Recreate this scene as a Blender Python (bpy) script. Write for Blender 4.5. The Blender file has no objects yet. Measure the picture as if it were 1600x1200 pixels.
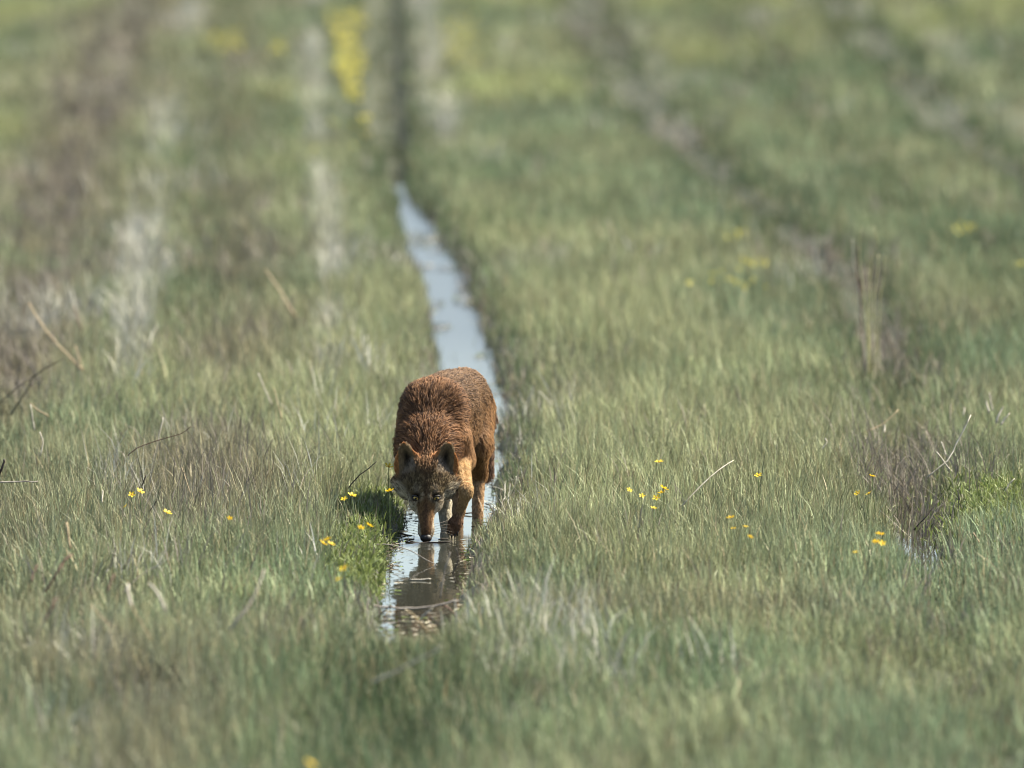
import bpy, math, random
import numpy as np
from mathutils import Vector, Matrix, Euler, kdtree

random.seed(7)
RNG = np.random.default_rng(11)
scene = bpy.context.scene
COL = scene.collection
R = math.radians

# ------------------------------------------------------------------ camera, sky, sun, exposure
CAM_H = 3.14                    # eye height above the water, m
FPX = 16450.0                   # focal length in pixels of a 1600 px wide frame
PITCH = math.atan(1230 / FPX)   # downward tilt
DIST = 34.9                     # metres to the wolf's nose

cam_data = bpy.data.cameras.new("camera")
cam = bpy.data.objects.new("camera", cam_data)
COL.objects.link(cam)
cam.location = (0, 0, CAM_H)
cam.rotation_euler = (math.pi / 2 - PITCH, 0, 0)
cam_data.sensor_width = 36
cam_data.lens = FPX / 1600 * 36
cam_data.clip_start = 0.5
cam_data.clip_end = 6000
cam_data.dof.use_dof = True
cam_data.dof.focus_distance = 35.12
cam_data.dof.aperture_fstop = 3.0
cam_data.dof.aperture_blades = 0
scene.camera = cam

SUN_AZ = R(66)      # clockwise from +Y (straight away from the camera) towards +X (right)
SUN_EL = R(50)
world = bpy.data.worlds.new("World")
scene.world = world
world.use_nodes = True
wn = world.node_tree
bg = wn.nodes["Background"]
sky = wn.nodes.new("ShaderNodeTexSky")
sky.sky_type = 'NISHITA'
sky.sun_disc = False
sky.sun_elevation = SUN_EL
sky.sun_rotation = SUN_AZ
sky.air_density = 1.0
sky.dust_density = 2.0
sky.ozone_density = 1.5
wn.links.new(sky.outputs[0], bg.inputs[0])
bg.inputs[1].default_value = 0.078

sun_data = bpy.data.lights.new("sun", 'SUN')
sun_data.energy = 5.0
sun_data.angle = R(0.6)
sun_data.color = (1.0, 0.93, 0.79)
sun = bpy.data.objects.new("sun", sun_data)
COL.objects.link(sun)
sd = Vector((math.sin(SUN_AZ) * math.cos(SUN_EL), math.cos(SUN_AZ) * math.cos(SUN_EL), math.sin(SUN_EL)))
sun.rotation_euler = sd.to_track_quat('Z', 'Y').to_euler()

scene.view_settings.view_transform = 'Standard'
scene.view_settings.look = 'None'
scene.view_settings.exposure = 1.85
scene.view_settings.gamma = 1.0
scene.view_settings.use_curve_mapping = False
scene.render.engine = 'CYCLES'
DENOISE = True
scene.cycles.max_bounces = 5
scene.cycles.diffuse_bounces = 3
scene.cycles.glossy_bounces = 4
scene.cycles.transmission_bounces = 6
scene.cycles.use_denoising = DENOISE
scene.cycles.filter_width = 1.1
scene.cycles.sample_clamp_indirect = 3.0
scene.cycles.use_adaptive_sampling = True
scene.cycles.adaptive_threshold = 0.008
scene.cycles.caustics_reflective = False
scene.cycles.caustics_refractive = False


# ------------------------------------------------------------------ helpers
def ray_dist(v, z=0.0):
    """ground distance at which a sight line v px down the picture meets height z"""
    return (CAM_H - z) / math.tan(PITCH + math.atan((v - 600) / FPX))


def place(u, v, d):
    """world point on the sight line (u, v) at ground distance d"""
    a = PITCH + math.atan((v - 600) / FPX)
    slant = d / math.cos(a) * math.cos(a - PITCH)   # depth along the camera axis
    return Vector(((u - 800) / FPX * slant, d, CAM_H - d * math.tan(a)))


def tag(o, label=None, cat=None, group=None, kind=None):
    if label: o["label"] = label
    if cat: o["category"] = cat
    if group: o["group"] = group
    if kind: o["kind"] = kind
    return o


def mesh_obj(name, verts, faces, mat=None, parent=None, smooth=True, link=True):
    me = bpy.data.meshes.new(name)
    me.from_pydata([tuple(v) for v in verts], [], [tuple(f) for f in faces])
    me.update()
    if smooth:
        me.polygons.foreach_set("use_smooth", [True] * len(me.polygons))
    o = bpy.data.objects.new(name, me)
    if mat: me.materials.append(mat)
    if link: COL.objects.link(o)
    if parent: o.parent = parent
    return o


def empty(name, loc, rz=0.0):
    o = bpy.data.objects.new(name, None)
    o.location = loc
    o.rotation_euler = (0, 0, rz)
    o.empty_display_size = 0.05
    COL.objects.link(o)
    return o


def tube(points, radii, n=6):
    """closed tube along a polyline; returns verts, faces"""
    pts = [Vector(p) for p in points]
    V, F = [], []
    side = None
    for i, p in enumerate(pts):
        t = (pts[min(i + 1, len(pts) - 1)] - pts[max(i - 1, 0)]).normalized()
        if side is None:
            side = t.orthogonal().normalized()
        side = (side - t * side.dot(t)).normalized()
        b = t.cross(side)
        for k in range(n):
            a = 2 * math.pi * k / n
            V.append(p + (side * math.cos(a) + b * math.sin(a)) * radii[i])
    for i in range(len(pts) - 1):
        for k in range(n):
            F.append((i * n + k, i * n + (k + 1) % n, (i + 1) * n + (k + 1) % n, (i + 1) * n + k))
    F.append(tuple(range(n))[::-1])
    F.append(tuple((len(pts) - 1) * n + k for k in range(n)))
    return V, F


def srgb(r, g, b):
    f = lambda c: (c / 255 / 12.92) if c / 255 <= 0.04045 else ((c / 255 + 0.055) / 1.055) ** 2.4
    return (f(r), f(g), f(b))


def vnoise(x, y, seed=0):
    """smooth value noise in 0..1 on a unit lattice"""
    x = np.asarray(x, float); y = np.asarray(y, float)
    xi = np.floor(x).astype(np.int64); yi = np.floor(y).astype(np.int64)
    fx = x - xi; fy = y - yi
    fx = fx * fx * (3 - 2 * fx); fy = fy * fy * (3 - 2 * fy)

    def h(a, b):
        n = (a * 374761393 + b * 668265263 + seed * 1442695041) & 0xFFFFFFFF
        n = ((n ^ (n >> 13)) * 1274126177) & 0xFFFFFFFF
        n = (n ^ (n >> 16)) & 0xFFFFFFFF
        return n / 4294967295.0
    return ((h(xi, yi) * (1 - fx) + h(xi + 1, yi) * fx) * (1 - fy)
            + (h(xi, yi + 1) * (1 - fx) + h(xi + 1, yi + 1) * fx) * fy)


def fbm(x, y, seed=0, oct=3):
    s = 0; a = 0.5; t = 0
    for k in range(oct):
        s = s + a * vnoise(x * 2 ** k + 17.3 * k, y * 2 ** k - 9.1 * k, seed + k); t += a; a *= 0.5
    return s / t


def sstep(a, b, x):
    t = np.clip((x - a) / (b - a), 0, 1)
    return t * t * (3 - 2 * t)


def new_mat(name):
    m = bpy.data.materials.new(name)
    m.use_nodes = True
    nt = m.node_tree
    for n in list(nt.nodes): nt.nodes.remove(n)
    out = nt.nodes.new("ShaderNodeOutputMaterial")
    return m, nt, out


def simple_mat(name, c1, c2, rough=0.7, scale=20.0, spec=0.25, coords='Object', bump=0.0):
    m, nt, out = new_mat(name)
    p = nt.nodes.new("ShaderNodeBsdfPrincipled")
    tc = nt.nodes.new("ShaderNodeTexCoord")
    nz = nt.nodes.new("ShaderNodeTexNoise"); nz.inputs["Scale"].default_value = scale; nz.inputs["Detail"].default_value = 4
    nt.links.new(tc.outputs[coords], nz.inputs["Vector"])
    rp = nt.nodes.new("ShaderNodeValToRGB")
    rp.color_ramp.elements[0].position = 0.35; rp.color_ramp.elements[0].color = (*c1, 1)
    rp.color_ramp.elements[1].position = 0.65; rp.color_ramp.elements[1].color = (*c2, 1)
    nt.links.new(nz.outputs["Fac"], rp.inputs[0])
    nt.links.new(rp.outputs[0], p.inputs["Base Color"])
    p.inputs["Roughness"].default_value = rough
    p.inputs["Specular IOR Level"].default_value = spec
    if bump:
        b = nt.nodes.new("ShaderNodeBump"); b.inputs["Strength"].default_value = bump; b.inputs["Distance"].default_value = 0.01
        nt.links.new(nz.outputs["Fac"], b.inputs["Height"]); nt.links.new(b.outputs[0], p.inputs["Normal"])
    nt.links.new(p.outputs[0], out.inputs[0])
    return m


# ------------------------------------------------------------------ layout of the wheel ruts (world metres)
# main wet rut: distance, centre x, half width of the open water
RUT = np.array([
    (20.0, -0.32, 0.08), (29.5, -0.34, 0.09), (30.8, -0.32, 0.09), (31.6, -0.305, 0.115), (32.9, -0.285, 0.132), (34.4, -0.265, 0.135),
    (36.0, -0.20, 0.15), (38.0, -0.170, 0.135), (40.5, -0.165, 0.13), (43.3, -0.19, 0.125), (46.4, -0.257, 0.115), (50.0, -0.374, 0.10),
    (53.0, -0.50, 0.065), (55.3, -0.585, 0.045), (58.5, -0.66, .08), (62.0, -0.737, 0.13), (72.0, -0.88, 0.14), (82.0, -1.00, 0.15),
    (100., -1.15, 0.12)])
# second rut of the same track, to the right
RUT2 = np.array([(20, 1.25, .05), (30, 1.28, .05), (33.8, 1.34, .06), (35.0, 1.37, .09), (36.3, 1.40, .08), (38.2, 1.42, .06), (43, 1.54, .08), (47.3, 1.55, .10),
                 (53, 1.24, .08), (60, .92, .10), (67, .72, .11), (76, .6, .12), (90, .45, .10), (100, .4, .1)], float)
RUT3 = np.array([(20, 3.2, .04), (45, 2.95, .05), (56, 2.66, .06), (61, 2.52, .12), (65, 2.54, .12), (70, 2.5, .14), (76, 2.46, .15),
                 (100, 2.3, .08)], float)
RUT4 = np.array([(20, -1.45, .04), (34, -1.62, .05), (43, -2.03, .1), (48, -2.15, .13), (57, -2.41, .14), (74, -2.73, .16), (100, -3.1, .15)], float)


def rut_c(y, T): return np.interp(y, T[:, 0], T[:, 1])
def rut_w(y, T): return np.interp(y, T[:, 0], T[:, 2])


def rut_edge(x, y, T):
    """signed lateral distance from a rut's edge, positive outside"""
    sd_ = np.where(x > np.interp(y, T[:, 0], T[:, 1]), 7.7, 0.0)      # the two edges wander on their own
    wob = (vnoise(y * .9 + sd_, sd_ + 3.3, 4) - 0.5) * 0.05 + (vnoise(y * 3.1, sd_ + 3.3, 5) - 0.5) * 0.05 + (vnoise(y * 9.0, sd_ + 1.3, 6) - 0.5) * 0.03
    return np.abs(x - rut_c(y, T)) - rut_w(y, T) + wob


def ground_z(x, y):
    x = np.asarray(x, float); y = np.asarray(y, float)
    z = 0.045 + 0.04 * (fbm(x * 0.8, y * 0.5, 31) - 0.5) + 0.03 * (fbm(x * 5, y * 5, 37) - 0.5)
    e = rut_edge(x, y, RUT)
    wet = sstep(31.1, 32.0, y) * (1 - 0.4 * sstep(56, 62, y))
    z = z - (0.035 + 0.095 * wet) * (1 - sstep(-0.05, 0.045, e)) - 0.05 * sstep(56, 60, y) * (1 - sstep(-0.05, 0.05, e))
    e2 = rut_edge(x, y, RUT2)
    wet2 = np.exp(-((y - 34.9) / 1.3) ** 2)
    z = z - (0.05 + 0.035 * wet2) * (1 - sstep(-0.05, 0.06, e2))
    for T in (RUT3, RUT4):
        z = z - 0.045 * (1 - sstep(-0.06, 0.08, rut_edge(x, y, T)))
    far = np.hypot(x, np.maximum(0, y - 100) + np.maximum(0, 15 - y))
    return z


# ------------------------------------------------------------------ ground: one sheet out to the horizon
mat_soil = simple_mat("wet_soil", (0.026, 0.030, 0.018), (0.055, 0.058, 0.034), rough=0.9, scale=9.0, bump=0.6)
xs = np.concatenate([[-3000, -600, -120, -40, -16], np.arange(-7, 7.001, 0.06), [16, 40, 120, 600, 3000]])
ys = np.concatenate([[-3000, -500, -60, 0, 14], np.arange(20, 58, 0.10), np.arange(58, 100.1, 0.25), [130, 200, 400, 1000, 5000]])
GX, GY = np.meshgrid(xs, ys, indexing='ij')
GZ = ground_z(GX, GY)
nx, ny = GX.shape
verts = np.stack([GX, GY, GZ], -1).reshape(-1, 3)
ii, jj = np.meshgrid(np.arange(nx - 1), np.arange(ny - 1), indexing='ij')
a = (ii * ny + jj).ravel(); quads = np.stack([a, a + ny, a + ny + 1, a + 1], -1)


def big_mesh(name, verts, quads, mat, smooth=True, parent=None, link=True):
    me = bpy.data.meshes.new(name)
    n = quads.shape[1]
    me.vertices.add(len(verts)); me.vertices.foreach_set("co", np.asarray(verts, np.float32).ravel())
    me.loops.add(quads.size); me.loops.foreach_set("vertex_index", np.asarray(quads, np.int32).ravel())
    me.polygons.add(len(quads)); me.polygons.foreach_set("loop_start", np.arange(0, quads.size, n, dtype=np.int32))
    if smooth: me.polygons.foreach_set("use_smooth", np.ones(len(quads), bool))
    me.materials.append(mat)
    me.update(calc_edges=True)
    o = bpy.data.objects.new(name, me)
    if link: COL.objects.link(o)
    if parent: o.parent = parent
    return o


ground = big_mesh("ground", verts, quads, mat_soil)
tag(ground, "dark wet soil under the marsh grass with shallow wheel ruts", "ground", kind="structure")

# ------------------------------------------------------------------ water standing in the ruts
m, nt, out = new_mat("rut_water")
p = nt.nodes.new("ShaderNodeBsdfPrincipled")
p.inputs["Base Color"].default_value = (0.025, 0.026, 0.02, 1)
p.inputs["Roughness"].default_value = 0.03
p.inputs["IOR"].default_value = 1.333
p.inputs["Specular IOR Level"].default_value = 0.5
tc = nt.nodes.new("ShaderNodeTexCoord")
mp = nt.nodes.new("ShaderNodeMapping"); mp.inputs["Scale"].default_value = (9, 3.0, 1)
nz = nt.nodes.new("ShaderNodeTexNoise"); nz.inputs["Scale"].default_value = 2.2; nz.inputs["Detail"].default_value = 3
bm_ = nt.nodes.new("ShaderNodeBump"); bm_.inputs["Strength"].default_value = 1.0; bm_.inputs["Distance"].default_value = 0.01
nt.links.new(tc.outputs["Object"], mp.inputs[0]); nt.links.new(mp.outputs[0], nz.inputs[0])
spw = nt.nodes.new("ShaderNodeSeparateXYZ"); nt.links.new(tc.outputs["Object"], spw.inputs[0])
mrw = nt.nodes.new("ShaderNodeMapRange"); mrw.inputs[1].default_value = 36.0; mrw.inputs[2].default_value = 44.0
mrw.inputs[3].default_value = 0.10; mrw.inputs[4].default_value = 0.42
mrr = nt.nodes.new("ShaderNodeMapRange"); mrr.inputs[1].default_value = 36.0; mrr.inputs[2].default_value = 45.0
mrr.inputs[3].default_value = 0.03; mrr.inputs[4].default_value = 0.24
nt.links.new(spw.outputs[1], mrr.inputs[0]); nt.links.new(mrr.outputs[0], p.inputs["Roughness"])
nt.links.new(spw.outputs[1], mrw.inputs[0]); nt.links.new(mrw.outputs[0], bm_.inputs["Strength"])
height = nz.outputs["Fac"]
for (rx, ry) in ((-0.2865, 34.92), (-0.185, 35.03)):
    vd = nt.nodes.new("ShaderNodeVectorMath"); vd.operation = 'DISTANCE'; vd.inputs[1].default_value = (rx, ry, 0)
    nt.links.new(tc.outputs["Object"], vd.inputs[0])
    m1 = nt.nodes.new("ShaderNodeMath"); m1.operation = 'MULTIPLY'; m1.inputs[1].default_value = 170.0; nt.links.new(vd.outputs["Value"], m1.inputs[0])
    m2 = nt.nodes.new("ShaderNodeMath"); m2.operation = 'SINE'; nt.links.new(m1.outputs[0], m2.inputs[0])
    m3 = nt.nodes.new("ShaderNodeMapRange"); m3.inputs[2].default_value = 0.28; m3.inputs[3].default_value = 0.5; m3.inputs[4].default_value = 0.0
    nt.links.new(vd.outputs["Value"], m3.inputs[0])
    m4 = nt.nodes.new("ShaderNodeMath"); m4.operation = 'MULTIPLY_ADD'
    nt.links.new(m2.outputs[0], m4.inputs[0]); nt.links.new(m3.outputs[0], m4.inputs[1]); nt.links.new(height, m4.inputs[2])
    height = m4.outputs[0]
nt.links.new(height, bm_.inputs["Height"]); nt.links.new(bm_.outputs[0], p.inputs["Normal"])
nt.links.new(p.outputs[0], out.inputs[0])
mat_water = m


def ribbon(name, T, y0, y1, extra, label):
    yy = np.arange(y0, y1, 0.25)
    V, F = [], []
    for y in yy:
        c = rut_c(y, T); w = rut_w(y, T) + extra
        for k in range(5):
            V.append((c + w * (k / 2 - 1), y, 0.0))
    for i in range(len(yy) - 1):
        for k in range(4):
            F.append((i * 5 + k, i * 5 + k + 1, i * 5 + k + 6, i * 5 + k + 5))
    o = mesh_obj(name, V, F, mat_water)
    return tag(o, label, "water", kind="structure")


ribbon("water", RUT, 31.0, 56.5, 0.12, "pale sky-reflecting water in the narrow rut the wolf walks in")
ribbon("puddle_water", RUT2, 33.0, 37.2, 0.16, "small shallow puddle among grass in the right-hand rut")

# ------------------------------------------------------------------ grass: every blade is its own strip of faces
def blade_mat(name, transl=0.18, rough=0.55, spec=0.18):
    m, nt, out = new_mat(name)
    L = nt.links.new
    at = nt.nodes.new("ShaderNodeAttribute"); at.attribute_name = "tint"
    p = nt.nodes.new("ShaderNodeBsdfPrincipled")
    p.inputs["Roughness"].default_value = rough; p.inputs["Specular IOR Level"].default_value = spec
    L(at.outputs["Color"], p.inputs["Base Color"])
    tr = nt.nodes.new("ShaderNodeBsdfTranslucent"); L(at.outputs["Color"], tr.inputs["Color"])
    mx = nt.nodes.new("ShaderNodeMixShader"); mx.inputs[0].default_value = transl
    L(p.outputs[0], mx.inputs[1]); L(tr.outputs[0], mx.inputs[2]); L(mx.outputs[0], out.inputs[0])
    return m


mat_grass = blade_mat("marsh_grass")
mat_dead = blade_mat("dead_grass", transl=0.15, rough=0.7, spec=0.15)
mat_leaf = blade_mat("leafy_cover", transl=0.3, rough=0.6, spec=0.2)


def blades(x, y, z, h, w, az, lean, bend, face, tint, tipc, tipk, basec, basek, seg):
    """arrays of blade parameters -> verts, quads, tris, colours; a blade is seg-1 quads and a pointed end"""
    n = len(x)
    nv = 2 * seg + 1
    V = np.zeros((n, nv, 3), np.float32); C = np.zeros((n, nv, 3), np.float32)
    px, py, pz = x.copy(), y.copy(), z - 0.012
    sx, sy = np.cos(face), np.sin(face)
    for s in range(seg + 1):
        t = s / seg
        ww = w * 0.5 * (1 - 0.55 * t ** 1.5)
        kb = (basek * max(0, 1 - t / 0.4))[:, None]; kt = (tipk * max(0, (t - 0.45) / 0.55))[:, None]
        c = tint * (1 - kb) + basec * kb
        c = c * (1 - kt) + tipc * kt
        if s < seg:
            V[:, 2 * s] = np.stack([px - sx * ww, py - sy * ww, pz], 1)
            V[:, 2 * s + 1] = np.stack([px + sx * ww, py + sy * ww, pz], 1)
            C[:, 2 * s] = c; C[:, 2 * s + 1] = c
        else:
            V[:, 2 * s] = np.stack([px, py, pz], 1); C[:, 2 * s] = c
        ang = lean + bend * ((s + .6) / seg) ** 1.5
        px = px + np.sin(ang) * np.cos(az) * h / seg
        py = py + np.sin(ang) * np.sin(az) * h / seg
        pz = pz + np.cos(ang) * h / seg
    i0 = (np.arange(n) * nv)[:, None]
    quads = np.concatenate([i0 + np.array([2 * s, 2 * s + 1, 2 * s + 3, 2 * s + 2]) for s in range(seg - 1)]) if seg > 1 else np.zeros((0, 4), int)
    tris = i0 + np.array([2 * seg - 2, 2 * seg - 1, 2 * seg])
    return V.reshape(-1, 3), quads, tris, C.reshape(-1, 3)


def mass(name, chunks, mat, label, cat):
    """one object out of several chunks of (verts, quads, tris, colours)"""
    off = 0; VV, QQ, TT, CC = [], [], [], []
    for V, Q, T, C in chunks:
        VV.append(V); QQ.append(Q + off); TT.append(T + off); CC.append(C); off += len(V)
    V = np.concatenate(VV); Q = np.concatenate(QQ); T = np.concatenate(TT); C = np.concatenate(CC)
    me = bpy.data.meshes.new(name)
    me.vertices.add(len(V)); me.vertices.foreach_set("co", V.astype(np.float32).ravel())
    me.loops.add(Q.size + T.size)
    me.loops.foreach_set("vertex_index", np.concatenate([Q.ravel(), T.ravel()]).astype(np.int32))
    me.polygons.add(len(Q) + len(T))
    me.polygons.foreach_set("loop_start", np.concatenate([np.arange(len(Q)) * 4, Q.size + np.arange(len(T)) * 3]).astype(np.int32))
    me.polygons.foreach_set("use_smooth", np.ones(len(Q) + len(T), bool))
    me.materials.append(mat)
    ca = me.attributes.new("tint", 'FLOAT_COLOR', 'POINT')
    ca.data.foreach_set("color", np.concatenate([C, np.ones((len(C), 1), np.float32)], 1).astype(np.float32).ravel())
    me.update(calc_edges=False)
    o = bpy.data.objects.new(name, me)
    COL.objects.link(o)
    print(name, "triangles", len(Q) * 2 + len(T))
    return tag(o, label, cat, kind="stuff")


def streak(x, y, T, width, seed, amt=1.0, yr=None, lo=.30):
    """patchy band along a track"""
    w = width * (0.7 + 0.8 * vnoise(y * 0.35, y * 0, seed))
    s = np.exp(-((x - np.interp(y, T[:, 0], T[:, 1])) / w) ** 2) * sstep(lo, lo + .4, fbm(x * 0.9, y * 0.35, seed + 3)) * amt
    if yr: s = s * sstep(yr[0], yr[0] + 3, y) * (1 - sstep(yr[1] - 3, yr[1], y))
    return s


PALE1 = np.array([(25, -1.15), (36, -1.35), (50, -1.754), (62, -2.05), (78, -2.38), (95, -2.7)], float)
PALE2 = np.array([(25, -.55), (39, -.70), (49, -.837), (75, -1.455), (95, -1.8)], float)
PALE3 = np.array([(50, -.2), (64, -.45), (72, -.58), (79, -.68), (95, -.9)], float)
PALE4 = np.array([(40, 1.35), (52, 1.20), (59, 1.05), (66, .95), (80, .85), (95, .8)], float)
PALE5 = np.array([(50, 3.3), (60, 2.95), (70, 2.95), (80, 2.9), (95, 2.7)], float)
BROWN1 = np.array([(25, -1.0), (37, -1.1), (43, -1.12), (50, -1.32), (62, -1.7), (80, -2.0), (95, -2.3)], float)

GREEN = np.array((0.118, 0.170, 0.090)); OLIVE = np.array((0.220, 0.238, 0.128)); COOL = np.array((0.112, 0.160, 0.092))
BROWN = np.array((0.152, 0.136, 0.100)); PALE = np.array((0.37, 0.36, 0.30)); LIME = np.array((0.25, 0.275, 0.11))


def grass_tint(x, y, tr, rg):
    n = len(x)
    lo = fbm(x * 0.55, y * 0.22, 51); mid = fbm(x * 1.7, y * 0.7, 61); hi = fbm(x * 5, y * 2.2, 71)
    k = sstep(0.26, 0.60, 0.45 * lo + 0.35 * mid + 0.2 * hi)[:, None]
    c = GREEN * (1 - k) + OLIVE * k
    cool = (sstep(0.5, 0.75, fbm(x * 0.8 + 40, y * 0.3, 81)) * 0.8)[:, None]
    c = c * (1 - cool) + COOL * cool
    lime = (sstep(0.5, 0.75, fbm(x * 0.7 + 9, y * 0.2, 91) + .12 * sstep(60, 75, y)) * sstep(46, 62, y) * 0.9)[:, None]
    c = c * (1 - lime) + LIME * lime
    # withered growth along the ruts and in patches
    br = np.clip(streak(x, y, RUT4, .30, 101, 1.25, None, .1) * (.3 + .7 * sstep(38, 44, y)) + streak(x, y, BROWN1, .20, 111, .9)
                 + streak(x, y, RUT2, .17, 121, .35, (37, 100), .1) + streak(x, y, RUT3, .18, 131, .3, None, .1)
                 + 0.45 * sstep(0.62, 0.8, fbm(x * 1.1 + 5, y * 0.6 + 3, 141))
                 + 0.5 * (1 - sstep(.05, .35, np.hypot((x + .30) * 1.0, (y - 30.6) * .25)))
                 + 0.35 * np.exp(-(((x - 1.35) / .25) ** 2 + ((y - 36.6) / 1.2) ** 2))
                 + 0.55 * np.exp(-(((x + .95) / .3) ** 2 + ((y - 35.4) / 1.4) ** 2)), 0, 1)
    br = np.clip(br * (0.5 + 0.7 * tr[:, 4]), 0, 0.95)[:, None]
    c = c * (1 - br) + BROWN * br
    dk = (np.exp(-((np.clip(rut_edge(x, y, RUT), 0, 1)) / (.09 + .08 * (y < 31.3) + .08 * (y > 54))) ** 2) * (.9 * sstep(47, 53, y) + .85 * (1 - sstep(30.4, 31.4, y))))[:, None]
    dk = np.maximum(dk, (.6 * np.exp(-(((x - 1.50) / .30) ** 2 + ((y - 37.2) / 1.6) ** 2)))[:, None])
    dk = np.maximum(dk, (.75 * (x > rut_c(y, RUT)) * (1 - sstep(.07, .17, rut_edge(x, y, RUT))) * sstep(34.5, 37, y))[:, None])   # shade of the right bank put into the grass colour
    for T in (RUT2, RUT3):
        dk = np.maximum(dk, (np.exp(-(np.clip(rut_edge(x, y, T), 0, 1) / .17) ** 2) * .9 * sstep(38, 44, y) * sstep(.0, .4, fbm(x * .7 + 3, y * .45, 555)))[:, None])
    for T, o in ((RUT2, .85), (RUT3, .8), (RUT3, -.75), (RUT4, .75)):        # weaker furrows between the tracks
        dk = np.maximum(dk, (np.exp(-((x - rut_c(y, T) - o) / .17) ** 2) * .6 * sstep(40, 48, y))[:, None])
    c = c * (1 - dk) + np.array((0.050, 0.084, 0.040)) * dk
    pl = np.clip(streak(x, y, PALE1, .07, 151, 1.2, (40, 120), .32) + streak(x, y, PALE2, .06, 161, 1.2, (40, 120), .32)
                 + streak(x, y, PALE3, .075, 171, 1.1, (58, 120), .25) + streak(x, y, PALE4, .07, 176, .7, (50, 120), .42) + streak(x, y, PALE5, .08, 178, .6, (50, 120), .4), 0, .45)[:, None]
    c = c * (1 - pl) + PALE * pl
    c = c * (rg.uniform(0.4, 1.75, n) * (0.68 + 0.62 * tr[:, 5]) * (.62 + .76 * fbm(x * 2.6, y * 1.3, 733)))[:, None]
    dry = (rg.random(n) < 0.11 + 0.12 * br[:, 0])
    c[dry] = np.array((0.27, 0.23, 0.135)) * rg.uniform(0.8, 1.2, dry.sum())[:, None]
    return c


BANDS = [(23, 30, 2400, 2, 1.1), (30, 33, 3300, 3, 1.1), (33, 39.5, 5600, 3, .90), (39.5, 48, 2600, 2, 1.2), (48, 62, 1250, 2, 1.5), (62, 98, 560, 2, 2.0)]


def tufted(y0, y1, dens, rg, per=14, sp=0.035):
    hw = 0.0487 * y1 * 1.18 + 0.35
    n = int((y1 - y0) * 2 * hw * dens / per)
    cx = rg.uniform(-hw, hw, n); cy = rg.uniform(y0, y1, n)
    idx = np.repeat(np.arange(n), per)
    x = cx[idx] + rg.normal(0, sp, n * per); y = cy[idx] + rg.normal(0, sp, n * per)
    k = np.abs(x) < 0.0487 * y * 1.18 + 0.35
    return x[k], y[k], idx[k], n


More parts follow.
